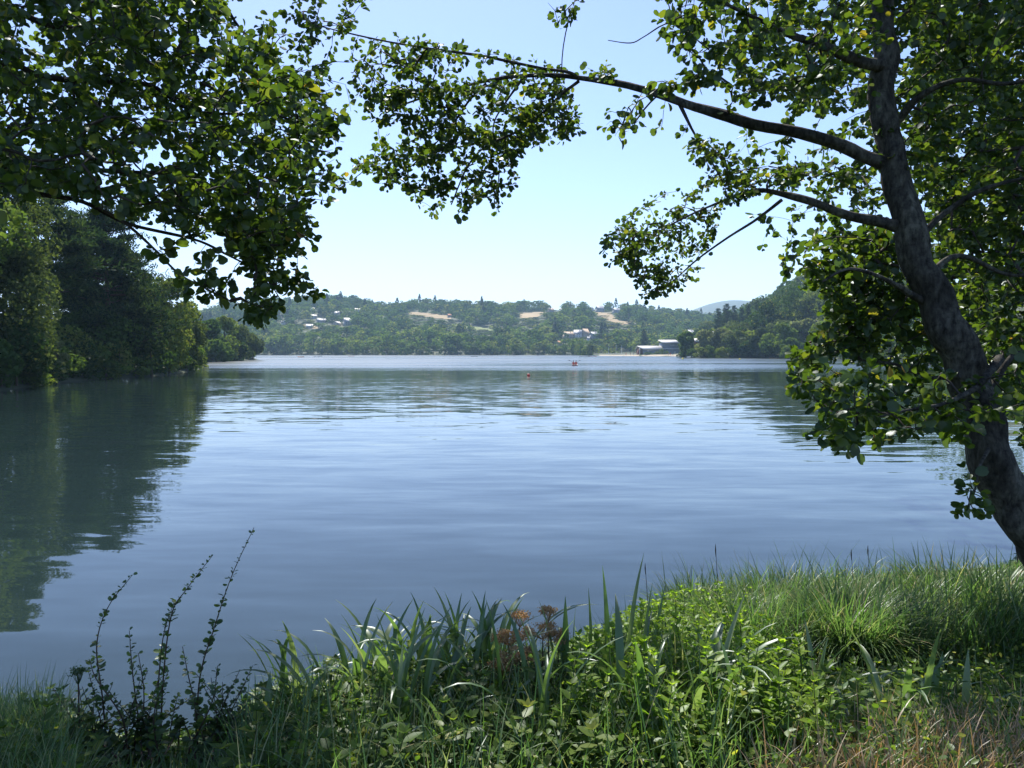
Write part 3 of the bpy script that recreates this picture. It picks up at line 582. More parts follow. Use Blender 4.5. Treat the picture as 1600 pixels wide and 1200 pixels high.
# boathouse: long low hall with a timber gable end and a two storey block
bd = 505.0; bx = lambda px: (px - 800) / F * bd; bz = lambda py: (550.5 - py) / F * bd + CZ
z0 = .9
t = thing('boathouse', 'long grey boathouse with pale metal roofs beside the beach', 'boathouse', (bx(1029), bd, z0))
o0 = bx(1029)
b = Buf(); box(b, bx(1005) - o0, bx(1040) - o0, 0, 14, -1.5, bz(546.5) - z0); b.obj('hall_wall', M['greyclad'], t)
b = Buf(); xl = bx(998) - o0; xr = bx(1040) - o0; xe = bx(1005) - o0; e0 = bz(546.3) - z0; e1 = bz(541) - z0
b.add([(xe, -1, e0), (xr, -1, e0), (xr, 8, e1), (xl, 8, e1), (xl, 15, e0), (xr, 15, e0)] + [(xe, -1, e0 + .35), (xr, -1, e0 + .35), (xr, 8, e1 + .35), (xl, 8, e1 + .35), (xl, 15, e0 + .35), (xr, 15, e0 + .35)],
      [(3, 2, 1, 0), (4, 5, 2, 3), (6, 7, 8, 9), (9, 8, 11, 10), (0, 1, 7, 6), (0, 6, 9, 3), (3, 9, 10, 4), (1, 2, 8, 7), (2, 5, 11, 8)]); b.obj('hall_roof', M['whiteroof'], t)
b = Buf(); box(b, bx(999) - o0, bx(1004.9) - o0, 2, 13, -1, e0 + .6); b.obj('timber_end', M['wood'], t)
b = Buf(); box(b, bx(999.4) - o0, bx(1000.4) - o0, 1.2, 1.8, -1, e0 + 1.2); b.obj('white_post', M['white'], t)
b = Buf(); box(b, bx(1036) - o0 + .1, bx(1062) - o0, 2, 15, e0 + .5, bz(535.5) - z0); b.obj('upper_wall', M['greyclad'], t)
b = Buf(); box(b, bx(1040) - o0 + .02, bx(1062) - o0, -.5, 15, -1.5, bz(545.8) - z0); b.obj('ground_floor_wall', M['greyclad'], t)
b = Buf(); y1_ = bz(533) - z0; y0_ = bz(536) - z0; b.add([(bx(1035) - o0, .5, y0_), (bx(1063) - o0, .5, y0_), (bx(1063) - o0, 16, y1_ + .7), (bx(1035) - o0, 16, y1_ + .7), (bx(1035) - o0, .5, y0_ + .4), (bx(1063) - o0, .5, y0_ + .4), (bx(1063) - o0, 16, y1_ + 1.1), (bx(1035) - o0, 16, y1_ + 1.1)],
      [(3, 2, 1, 0), (4, 5, 6, 7), (0, 1, 5, 4), (1, 2, 6, 5), (2, 3, 7, 6), (3, 0, 4, 7)]); b.obj('upper_roof', M['whiteroof'], t)
b = Buf(); yy = bz(545.6) - z0; b.add([(bx(1040) - o0, -1.2, yy), (bx(1062) - o0, -1.2, yy), (bx(1062) - o0, 2, yy + .6), (bx(1040) - o0, 2, yy + .6), (bx(1040) - o0, -1.2, yy + .3), (bx(1062) - o0, -1.2, yy + .3), (bx(1062) - o0, 2, yy + .9), (bx(1040) - o0, 2, yy + .9)],
      [(3, 2, 1, 0), (4, 5, 6, 7), (0, 1, 5, 4), (1, 2, 6, 5), (2, 3, 7, 6), (3, 0, 4, 7)]); b.obj('canopy', M['paleroof'], t)
for px in (1048, 1050.2, 1052.4):
    b = Buf(); box(b, bx(px) - o0, bx(px + 1.3) - o0, 1.93, 2.02, bz(540) - z0, bz(538.6) - z0); b.obj('window', M['whiteroof'], t)
b = Buf(); box(b, bx(1011) - o0, bx(1013.5) - o0, -.06, .03, bz(549) - z0, bz(547.5) - z0); b.obj('sign_panel', M['white'], t)
b = Buf(); box(b, bx(1053) - o0, bx(1055) - o0, -.56, -.47, 0, 2.2); b.obj('door', M['paleroof'], t)
# low shrubs in front of the boathouse
for k, (px, w, h_) in enumerate([(1000, 4, 1.6), (1008, 4.5, 2), (1016, 5, 2.4), (1024, 5, 2.2), (1031, 4, 4.6), (1037, 3.6, 2.6)]):
    o = link('shrub', tree_mesh[k % 6]); o.location = (bx(px), bd - 5 - k * .3, h1(bx(px), bd - 5) - .2); o.scale = (w, w, h_); o['category'] = 'shrub'; o['label'] = 'low green shrub before the boathouse front' if k != 4 else 'taller round shrub before the boathouse front'; 
    if k != 4: o['group'] = 'low shrubs in front of the boathouse'
# reed strip on the right shore
b = Buf(); n = 900; P = np.stack([R.uniform(113, 121, n), np.zeros(n), np.zeros(n)], -1); P[:, 1] = 303 - (P[:, 0] - 113) * .9 + R.uniform(-3.5, .5, n); P[:, 2] = 0
scatter(b, ND_T, ND_F, P, R.normal(0, .15, (n, 3)) + (0, 0, 1), R.normal(size=(n, 3)), R.uniform(1.0, 2.0, n), R.random(n), wid=1.6); b.obj('reeds', M['weed'], kind='stuff', label='pale green reed strip at the waterline of the right shore')

# ------------------------------------------------------------------ people
def paint(name, col, rough=.4): return simple(name, col, rough, .04, 2)
M['skin'] = paint('skin', (.45, .27, .19), .6); M['redvest'] = paint('red_vest', (.6, .05, .04), .7); M['red'] = paint('red_hull', (.62, .06, .03), .35); M['pinkhull'] = paint('faded_red_hull', (.7, .33, .26), .4); M['orange'] = paint('orange_hull', (.75, .22, .04), .35)
M['hair'] = paint('dark_hair', (.04, .025, .015), .8); M['yellow'] = paint('yellow_float', (.75, .62, .12), .5); M['dark'] = paint('dark_paint', (.04, .045, .05), .6); M['hullw'] = paint('white_hull', (.75, .75, .72), .35)
M['blue'] = paint('blue_cloth', (.08, .14, .35), .8); M['tanhull'] = paint('tan_hull', (.35, .2, .1), .5); M['sail'] = paint('furled_sail', (.62, .58, .5), .8)
def body_mesh(pose, seed=0):
    """one continuous skinned figure; pose gives the joints (z up, facing -y)"""
    J = pose; names = list(J); vi = {n: i for i, n in enumerate(names)}
    E = [('pelvis', 'belly'), ('belly', 'chest'), ('chest', 'neck'), ('neck', 'jaw'), ('jaw', 'head'), ('head', 'crown'), ('chest', 'sl'), ('sl', 'el'), ('el', 'wl'), ('wl', 'hl'), ('chest', 'sr'), ('sr', 'er'), ('er', 'wr'), ('wr', 'hr'),
         ('pelvis', 'tl'), ('tl', 'kl'), ('kl', 'al'), ('al', 'fl'), ('pelvis', 'tr'), ('tr', 'kr'), ('kr', 'ar'), ('ar', 'fr')]
    rad = dict(pelvis=.15, belly=.135, chest=.155, neck=.06, jaw=.075, head=.1, crown=.07, sl=.07, sr=.07, el=.045, er=.045, wl=.03, wr=.03, hl=.04, hr=.04, tl=.095, tr=.095, kl=.06, kr=.06, al=.042, ar=.042, fl=.045, fr=.045)
    me = bpy.data.meshes.new('person'); me.from_pydata([J[n] for n in names], [(vi[a], vi[c]) for a, c in E], []); me.update()
    sv = me.skin_vertices[0] if me.skin_vertices else None
    o = bpy.data.objects.new('person', me); COL.objects.link(o)
    mod = o.modifiers.new('skin', 'SKIN'); mod.use_smooth_shade = True
    if not me.skin_vertices:
        bpy.context.view_layer.objects.active = o
    for n in names:
        me.skin_vertices[0].data[vi[n]].radius = (rad[n], rad[n] * (.75 if n in ('chest', 'belly', 'pelvis') else 1)); me.skin_vertices[0].data[vi[n]].use_root = (n == 'pelvis')
    s = o.modifiers.new('sub', 'SUBSURF'); s.levels = 1; s.render_levels = 1
    return o
STAND = dict(pelvis=(0, 0, .95), belly=(0, .01, 1.12), chest=(0, .02, 1.36), neck=(0, .01, 1.5), jaw=(0, -.01, 1.57), head=(0, 0, 1.66), crown=(0, .01, 1.75), sl=(.2, .01, 1.42), el=(.26, .03, 1.14), wl=(.27, -.05, .9), hl=(.27, -.08, .8),
             sr=(-.2, .01, 1.42), er=(-.26, .03, 1.14), wr=(-.27, -.05, .9), hr=(-.27, -.08, .8), tl=(.1, 0, .88), kl=(.11, -.02, .5), al=(.12, .02, .09), fl=(.13, -.12, .045), tr=(-.1, 0, .88), kr=(-.12, .03, .5), ar=(-.14, .08, .09), fr=(-.15, -.05, .045))
SIT = dict(pelvis=(0, 0, .12), belly=(0, .02, .3), chest=(0, .0, .54), neck=(0, -.01, .68), jaw=(0, -.03, .75), head=(0, -.02, .84), crown=(0, -.01, .93), sl=(.2, 0, .6), el=(.33, -.12, .42), wl=(.3, -.34, .5), hl=(.28, -.42, .54),
           sr=(-.2, 0, .6), er=(-.33, -.1, .4), wr=(-.33, -.32, .42), hr=(-.32, -.4, .42), tl=(.1, -.08, .1), kl=(.14, -.5, .25), al=(.12, -.85, .08), fl=(.12, -.95, .12), tr=(-.1, -.08, .1), kr=(-.14, -.5, .25), ar=(-.12, -.85, .08), fr=(-.12, -.95, .12))
def person(pose, loc, rz, label, cloth, group=None, vest=None, sc=1.0):
    o = body_mesh(pose); o.data.materials.append(M[cloth]); o.location = loc; o.rotation_euler = (0, 0, rz); o.scale = (sc,) * 3; o['label'] = label; o['category'] = 'person'
    if group: o['group'] = group
    c = Vector(pose['chest']); hd = Vector(pose['head'])
    b = Buf(); tube(b, [(c.x, c.y, c.z - .26), (c.x, c.y, c.z - .1), (c.x, c.y, c.z + .09)], [.165, .19, .14], 10); b.obj('life_vest' if vest else 'shirt', M[vest or cloth], o, True)
    b = Buf(); tube(b, [(hd.x, hd.y + .02, hd.z - .02), (hd.x, hd.y + .02, hd.z + .07), (hd.x, hd.y + .02, hd.z + .12)], [.1, .112, .05], 8); b.obj('hair', M['hair'], o, True)
    return o
def hull(buf, L_, W_, D_, mat=0, sit=.35, n=13, sheer=.12):
    ts = np.linspace(-1, 1, n); seg = 9; rings = []
    for t in ts:
        w = W_ / 2 * max(.02, (1 - abs(t) ** 2.4)); sh = sheer * t * t; a = np.linspace(0, math.pi, seg)
        rings.append(np.stack([np.cos(a) * w, np.full(seg, t * L_ / 2), -np.sin(a) * D_ * (1 - .35 * t * t) + D_ * sit + sh], -1))
    V = np.concatenate(rings); f = [(r * seg + k, r * seg + k + 1, (r + 1) * seg + k + 1, (r + 1) * seg + k) for r in range(n - 1) for k in range(seg - 1)]
    buf.add(V, f, .5, mat)
    # deck closing the hull, sunk a little in the cockpit
    dv = []
    for r in rings: dv += [r[0] - (.02, 0, .01), ((r[0] + r[-1]) / 2) - (0, 0, .03 if abs(r[0][1]) > L_ * .3 else .14), r[-1] + (.02, 0, -.01)]
    buf.add(dv, [(r * 3 + k, (r + 1) * 3 + k, (r + 1) * 3 + k + 1, r * 3 + k + 1) for r in range(n - 1) for k in range(2)], .5, mat)
def boat(name, label, cat, px, py, L_, W_, hm, rz, dist=None, mast=0, tilt=0.0, group=None, D_=.4):
    P = onz(px, py) if dist is None else np.array(((px - 800) / F * dist, dist, max(0, h1((px - 800) / F * dist, dist))))
    t = thing(name, label, cat, tuple(P), rz, group); b = Buf(); hull(b, L_, W_, D_); b.obj('hull', M[hm], t, True)
    b = Buf(); box(b, -W_ * .3, W_ * .3, -.12, .12, .1, .16); b.obj('seat', M['dark'], t)
    if mast:
        b = Buf(); tube(b, [(0, .3, .1), (mast * math.sin(tilt), .3, mast * math.cos(tilt))], [.11, .08], 6); b.obj('mast', M['hullw'], t)
        b = Buf(); tube(b, [(0.06, .36, .7), (.06 + .5 * math.sin(tilt), -1.6, .95)], [.09, .07], 6); b.obj('boom', M['sail'], t)
    return t
# two paddlers in a red canoe
K = onz(898, 571.3)
t = thing('canoe', 'red canoe with two paddlers out on the open lake', 'canoe', tuple(K), -.25); b = Buf(); hull(b, 4.2, .95, .38); b.obj('hull', M['pinkhull'], t, True)
for k, (dy, s) in enumerate([(-.7, 1), (.75, 1)]):
    b = Buf(); box(b, -.3, .3, dy - .12, dy + .12, .02, .07); b.obj('seat', M['dark'], t)
    ca, sa = math.cos(-.25), math.sin(-.25); off = .12 * (1 if k else -1)
    person(SIT, (K[0] - dy * sa + off, K[1] + dy * ca, .0), -.25, ['front paddler in a red life vest sitting in the red canoe', 'rear paddler in a red life vest sitting in the red canoe'][k], 'skin', vest='redvest')
    pd = thing('paddle', ['paddle of the front paddler held up over the red canoe', 'paddle of the rear paddler dipping beside the red canoe'][k], 'paddle', (K[0] - dy * sa + off, K[1] + dy * ca - .4, .5), -.25)
    b = Buf(); e1, e2 = ((-.7, 0, .45), (.6, 0, -.35)) if k == 0 else ((.6, 0, .4), (-.6, 0, -.42)); tube(b, [e1, e2], .02, 5); b.obj('shaft', M['dark'], pd)
    b = Buf(); e = Vector(e1); tube(b, [e, e + Vector((e1[0], 0, e1[2])) * .12, e + Vector((e1[0], 0, e1[2])) * .35], [.03, .09, .04], 6); b.obj('blade', M['dark'], pd)
def buoy(px, py, r, mt, label):
    P = onz(px, py); t = thing('buoy', label, 'buoy', tuple(P)); b = Buf(); a = np.linspace(-math.pi / 2, math.pi / 2, 9); tube(b, [(0, 0, r * .25 + r * math.sin(q)) for q in a], [max(.01, r * math.cos(q)) for q in a], 14, cap=False); b.obj('float', M[mt], t, True)
    b = Buf(); tube(b, [(0, 0, r * 1.1), (0, 0, r * 1.7)], .03, 6); b.obj('ring_post', M['dark'], t)
buoy(826, 587, .17, 'red', 'small red ball buoy in the middle of the lake'); buoy(1067, 561.5, .45, 'yellow', 'yellow buoy off the dark tree beside the boathouse'); buoy(1156, 562, .38, 'yellow', 'yellow buoy off the middle of the right shore')
boat('pedal_boat', 'orange and white pedal boat before the far shore', 'boat', 470, 558.2, 3.6, 1.6, 'orange', 1.3, D_=.9)
boat('rowing_boat', 'white rowing boat under the far shore trees', 'boat', 497, 557.0, 5, 1.4, 'hullw', 1.5, D_=.6)
boat('rowing_boat', 'low reddish boat before the far shore', 'boat', 549, 556.8, 4, 1.2, 'red', 1.4, D_=.5)
boat('rowing_boat', 'dark rowing boat on the open lake before the hill', 'boat', 741, 557.2, 4, 1.2, 'dark', 1.45, D_=.5)
boat('rowing_boat', 'grey boat left of the beach, leftmost of the pair', 'boat', 913, 557.4, 6, 1.3, 'dark', 1.5, D_=.45)
boat('rowing_boat', 'reddish boat left of the beach, nearer to the sand', 'boat', 926, 557.2, 5, 1.3, 'red', 1.5, D_=.45)
boat('rowing_boat', 'brown boat moored by the reeds of the right shore', 'boat', 1211, 560.3, 4.5, 1.3, 'tanhull', 1.2, D_=.7)
for k, px in enumerate((951, 963, 972)):
    boat('sailing_dinghy', ['sailing dinghy on the beach with a pale tilted mast, leftmost of three', 'sailing dinghy on the beach, middle of the three', 'sailing dinghy on the beach nearest the boathouse'][k], 'dinghy', px, 0, 4.2, 1.6, 'hullw', 1.2 + .2 * k, dist=561 - 9 * k, mast=7.5 - k * .5, tilt=.28 - .05 * k, D_=.6)
for k, px in enumerate((796, 803)):
    P = onz(px, 556.2); bd_ = link('paddleboard', None) if False else thing('paddleboard', ['paddleboard of the left one of two standing paddlers', 'paddleboard of the right one of two standing paddlers'][k], 'paddleboard', tuple(P), 1.2)
    b = Buf(); hull(b, 3.2, .8, .14, n=9, sheer=.05); b.obj('board', M['hullw'], bd_, True)
    person(STAND, (P[0], P[1], .02), 0, ['standing paddler far out, left of the two', 'standing paddler far out, right of the two'][k], 'dark', sc=1.15)
P = onz(840, 556.2); bd_ = thing('paddleboard', 'paddleboard of the lone paddler off the far shore', 'paddleboard', tuple(P), 1.4); b = Buf(); hull(b, 3.2, .8, .14, n=9, sheer=.05); b.obj('board', M['hullw'], bd_, True); person(STAND, (P[0], P[1], .02), .5, 'lone standing paddler off the far shore', 'dark', sc=1.15)
for k, (px, cl, lab) in enumerate([(985, 'skin', 'bather on the beach left of the boathouse'), (990, 'blue', 'person in blue on the beach by the boathouse deck'), (1044, 'skin', 'bather in front of the two storey block'), (1047.5, 'redvest', 'person in red in front of the two storey block'), (1051, 'blue', 'person in blue in front of the two storey block'), (978, 'redvest', 'person in red beside the dinghies'), (995, 'white', 'person in white by the timber end')]):
    x = (px - 800) / F; yy = np.linspace(450, 600, 600); s = sdist(x * yy, yy); kk = np.nonzero(s > 1.5)[0]; yv = yy[kk[0]] + 1; person(STAND, (x * yv, yv, h1(x * yv, yv)), k * 1.3, lab, cl)

# ------------------------------------------------------------------ near alders, grown from traced limbs
LEAF_MESH = {}
def leaf_mesh(matkey, T, Fc, tag):
    k = (matkey, tag)
    if k not in LEAF_MESH: b = Buf(); b.add(T, Fc, 0.0); LEAF_MESH[k] = b.mesh('leaf', M[matkey])
    return LEAF_MESH[k]
class NearTree:
    def __init__(s, name, label, base, seed):
        s.root = thing(name, label, 'tree', tuple(base)); s.base = np.array(base, float); s.rng = np.random.default_rng(seed)
        s.bark = M['bark'] if seed == 31 else M['darkbark']; s.P = []; s.par = []; s.twig = Buf(); s.L = []; s.chains = []
    def limb(s, pts, name='limb', seg=9, k=5, wob=.25, skel=True, leaf_from=0.0):
        """pts: (px, py, width px, depth)"""
        q = np.array([(*at(p[0], p[1], p[3]), p[2] / F * p[3] * (.38 if name == 'trunk' else .37)) for p in pts]); q = smooth_path(q, k); q[:, 3] = np.maximum(q[:, 3], .0025)
        j = np.stack([[noise.noise(Vector((a[0] * 3, a[1] * 3, a[2] * 3 + w * 9))) for w in range(3)] for a in q]) * q[:, 3:4] * .5; q[:, :3] += j
        b = Buf(); tube(b, q[:, :3] - s.base, q[:, 3], seg, wob=wob); b.obj(name, s.bark if q[:, 3].max() > .012 else M['twig'], s.root, True)
        if skel:
            st = len(s.P)
            for i, p in enumerate(q):
                if i >= leaf_from * len(q): s.P.append(p[:3]); s.par.append(-1)
        return q
    def attract(s, polys, ell=()):
        A = []
        for poly, n, d0, d1, ls, nl in polys:
            xs = [p[0] for p in poly]; ys = [p[1] for p in poly]; got = 0
            while got < n:
                x = s.rng.uniform(min(xs), max(xs), n * 2); y = s.rng.uniform(min(ys), max(ys), n * 2); m = in_poly(x, y, poly)
                for a, c in zip(x[m], y[m]):
                    if got >= n: break
                    q = at(a, c, s.rng.uniform(d0, d1))
                    if noise.noise(Vector(q * 1.9)) + noise.noise(Vector(q * 4.1)) * .5 < s.rng.uniform(-.45, .1): continue
                    A.append((*q, ls, nl)); got += 1
        for c, r, n, ls, nl in ell:
            d = unit(s.rng.normal(size=(n, 3))) * (s.rng.random((n, 1)) ** .4)
            for p in d * r + c: A.append((*p, ls, nl))
        A = np.array(A); P0 = np.array(s.P); dist = np.array([np.min(((P0 - a[:3]) ** 2).sum(1)) for a in A]); A = A[np.argsort(dist)]
        cap = len(P0) + len(A) * 14; P = np.zeros((cap, 3)); P[:len(P0)] = P0; n = len(P0); par = np.full(cap, -1, int)
        for a in A:
            d2 = ((P[:n] - a[:3]) ** 2).sum(1); j = int(np.argmin(d2)); dd = math.sqrt(d2[j]); k = max(2, min(12, int(dd / .1)))
            p0 = P[j]; v = a[:3] - p0; perp = s.rng.normal(0, .1 * dd, 3) + np.array((0, 0, .12 * dd)); ch = [j]
            for t in np.linspace(0, 1, k + 1)[1:]:
                if n >= cap: break
                P[n] = p0 + v * t + perp * 4 * t * (1 - t) * .5; par[n] = ch[-1]; ch.append(n); n += 1
            s.chains.append(ch); s.leafy(P[ch], a[3], int(a[4]))
        cnt = np.zeros(n)
        for ch in s.chains: cnt[ch[-1]] += 1
        for i in range(n - 1, len(P0) - 1, -1): cnt[par[i]] += cnt[i]
        for ch in s.chains:
            r = .0019 * np.maximum(cnt[ch], 1) ** .46; r[0] = r[1] if len(r) > 1 else r[0]; r = np.minimum(r, .016); r[-1] = .0012
            tube(s.twig, P[ch] - s.base, r, 4, cap=False)
        s.P = list(P[:n])
    def leafy(s, C, ls, nl):
        rg = s.rng; m = max(3, rg.poisson(nl)); seglen = np.linalg.norm(C[-1] - C[0]); 
        e = C[-1]; d = unit(C[-1] - C[-2]); back = min(seglen, .26)
        t = rg.random(m) ** 1.0 * back
        cum = np.concatenate([[0], np.cumsum(np.linalg.norm(np.diff(C[::-1], axis=0), axis=1))]); Cr = C[::-1]
        pos = np.stack([np.interp(t, cum, Cr[:, k]) for k in range(3)], -1); 
        out = unit(rg.normal(0, 1, (m, 3)) * (1, 1, .6) + d * .9 + (0, 0, -.35)); pet = rg.uniform(.012, .045, (m, 1)); pos = pos + out * pet
        nrm = unit(rg.normal(0, .75, (m, 3)) + (0, 0, .75))
        sz = ls * rg.choice([.6, .8, 1, 1.15, 1.3], m, p=[.15, .25, .3, .2, .1]) * rg.uniform(.9, 1.1, m)
        for i in range(m): s.L.append((*pos[i], *out[i], *nrm[i], sz[i], rg.random()))
    def finish(s, n_ind=300, mk='alder'):
        L = np.array(s.L); x, y, dep = proj(L[:, :3]); vis = (x > 5) & (x < 1595) & (y > 5) & (y < 1195) & (dep > 0)
        face = np.abs(np.einsum('ij,ij->i', unit(L[:, 6:9]), unit(L[:, :3] - (0, 0, CZ)))) + .25
        order = np.argsort(-(L[:, 9] / np.maximum(dep, .1) * vis * face)); ind = order[:n_ind]; rest = order[n_ind:]
        s.twig.obj('twigs', M['twig'], s.root, kind='stuff')
        b = Buf(); scatter(b, LEAF_T, LEAF_F, L[rest, :3] - s.base, L[rest, 3:6], L[rest, 6:9], L[rest, 9], L[rest, 10], wid=s.rng.uniform(.72, 1.12, len(rest)), fold=s.rng.uniform(-1.5, 4.5, len(rest))); b.obj('foliage', M[mk], s.root, kind='stuff')
        me = leaf_mesh(mk, LEAF_T, LEAF_F, 'round'); Fm = frames(L[ind, 3:6], L[ind, 6:9])
        for i, k in enumerate(ind):
            o = link('leaf', me, s.root); Mx = Matrix([[*Fm[i][r], 0] for r in range(3)] + [[0, 0, 0, 1]]).to_4x4(); o.matrix_local = Matrix.Translation(Vector(L[k, :3] - s.base)) @ Mx @ Matrix.Diagonal((L[k, 9] * s.rng.uniform(.75, 1.12), L[k, 9], L[k, 9] * s.rng.uniform(-1.5, 4.5), 1))
        print(s.root.name, 'leaves', len(L))

# A: leaning alder on the right
TB = at(1750, 1050, 5.3); TB[2] = h1(TB[0], TB[1]) - .05
T1 = NearTree('alder_tree', 'leaning grey alder trunk on the right bank whose limbs arch over the lake', TB, 31)
pb = proj(TB[None]); 
T1.limb([(1765, 1075, 150, 5.3), (1715, 990, 120, 5.32), (1657, 900, 102, 5.35), (1602, 817, 90, 5.4), (1550, 700, 80, 5.45), (1499, 560, 71, 5.55), (1434, 400, 63, 5.65), (1392, 250, 50, 5.8), (1381, 150, 47, 5.9), (1378, 0, 41, 6.05), (1385, -200, 34, 6.3), (1400, -420, 26, 6.6), (1420, -650, 16, 7.0)], 'trunk', 20, 8, .3, leaf_from=.55)
T1.limb([(1392, 262, 30, 5.8), (1350, 245, 27, 5.8), (1290, 218, 25, 5.85), (1180, 193, 22, 6.0), (1085, 168, 19, 6.15), (1015, 142, 16, 6.3), (930, 125, 11, 6.5), (860, 117, 9, 6.6), (790, 121, 7, 6.7), (740, 131, 6, 6.8), (680, 147, 5, 6.9), (615, 168, 3, 7)], 'limb', 10, leaf_from=.3)
T1.limb([(1400, 352, 26, 5.7), (1380, 348, 23, 5.7), (1330, 335, 19, 5.75), (1270, 314, 16, 5.8), (1215, 301, 12, 5.9), (1175, 298, 8, 6), (1120, 318, 5, 6.05), (1060, 345, 4, 6.1), (990, 385, 3, 6.2)], 'limb', 10, leaf_from=.5)
T1.limb([(1380, 108, 26, 5.9), (1345, 95, 24, 5.8), (1300, 78, 20, 5.6), (1255, 62, 15, 5.4), (1200, 38, 9, 5.2), (1120, 0, 6, 5.0), (1040, -30, 4, 4.9)], 'limb', 9, leaf_from=.2)
T1.limb([(905, 124, 8, 6.55), (890, 113, 7, 6.5), (850, 107, 6, 6.5), (770, 90, 6, 6.5), (700, 80, 5, 6.5), (620, 68, 4, 6.5), (545, 52, 3, 6.5), (490, 38, 2.5, 6.5)], 'limb', 7)
T1.limb([(905, 126, 7, 6.5), (880, 145, 6, 6.55), (850, 175, 5.5, 6.6), (810, 205, 5, 6.6), (760, 228, 4, 6.7), (730, 262, 3.5, 6.7), (705, 320, 2.5, 6.8)], 'limb', 7)
T1.limb([(760, 130, 6, 6.7), (735, 155, 5, 6.7), (712, 188, 4, 6.8), (680, 225, 3, 6.9), (640, 262, 2.5, 7)], 'limb', 6)
T1.limb([(820, 118, 6, 6.6), (790, 160, 4, 6.7), (770, 200, 3, 6.7), (780, 260, 2.5, 6.8), (775, 310, 2, 6.8)], 'limb', 6)
T1.limb([(1222, 312, 8, 5.9), (1180, 344, 6, 5.9), (1130, 376, 5, 5.95), (1090, 405, 4, 6), (1050, 440, 3, 6), (1012, 462, 2, 6.1)], 'limb', 6)
T1.limb([(1060, 160, 8, 6.2), (1085, 210, 5, 6.1), (1110, 250, 4, 6.0), (1130, 285, 3, 6)], 'limb', 6)
T1.limb([(1030, 42, 3, 5.4), (1005, 58, 2.5, 5.5), (985, 67, 2.5, 5.5), (950, 63, 1.6, 5.5)], 'dead_twig', 5, skel=False)
T1.limb([(1110, 5, 4, 5.0), (1060, 28, 3, 5.2), (1030, 42, 3, 5.4)], 'limb', 5, skel=False)
T1.limb([(1500, 585, 14, 5.4), (1450, 590, 9, 5.6), (1400, 570, 7, 5.8), (1340, 560, 5, 6.0), (1290, 540, 3.5, 6.1)], 'limb', 7)
T1.limb([(1560, 560, 20, 5.4), (1530, 600, 14, 5.0), (1480, 630, 9, 4.8), (1420, 640, 6, 4.6), (1340, 660, 4, 4.4)], 'limb', 7)
T1.limb([(1440, 470, 16, 5.6), (1390, 440, 10, 5.3), (1330, 420, 7, 5.1), (1285, 440, 4, 5.0)], 'limb', 7)
T1.limb([(1400, 190, 18, 5.9), (1440, 150, 14, 5.7), (1500, 125, 11, 5.5), (1580, 130, 8, 5.3), (1680, 100, 5, 5.2)], 'limb', 8)
T1.limb([(1425, 380, 16, 5.7), (1480, 330, 12, 5.7), (1550, 290, 9, 5.6), (1650, 270, 6, 5.6)], 'limb', 8)
T1.limb([(1390, -60, 20, 6.1), (1300, -130, 15, 6.3), (1180, -200, 10, 6.6), (1050, -260, 6, 7.0)], 'limb', 7)
T1.limb([(1395, -100, 18, 6.1), (1500, -160, 12, 6), (1650, -230, 8, 6)], 'limb', 7)
T1.limb([(1545, 700, 10, 5.35), (1530, 730, 6, 5.1), (1522, 770, 4, 4.9), (1510, 800, 3, 4.8)], 'limb', 6)
T1.limb([(1440, 440, 16, 5.65), (1500, 400, 11, 5.7), (1580, 430, 8, 5.8), (1680, 420, 4, 5.9)], 'limb', 7)
T1.limb([(1530, 640, 18, 5.5), (1580, 560, 12, 5.6), (1640, 530, 8, 5.8)], 'limb', 7)
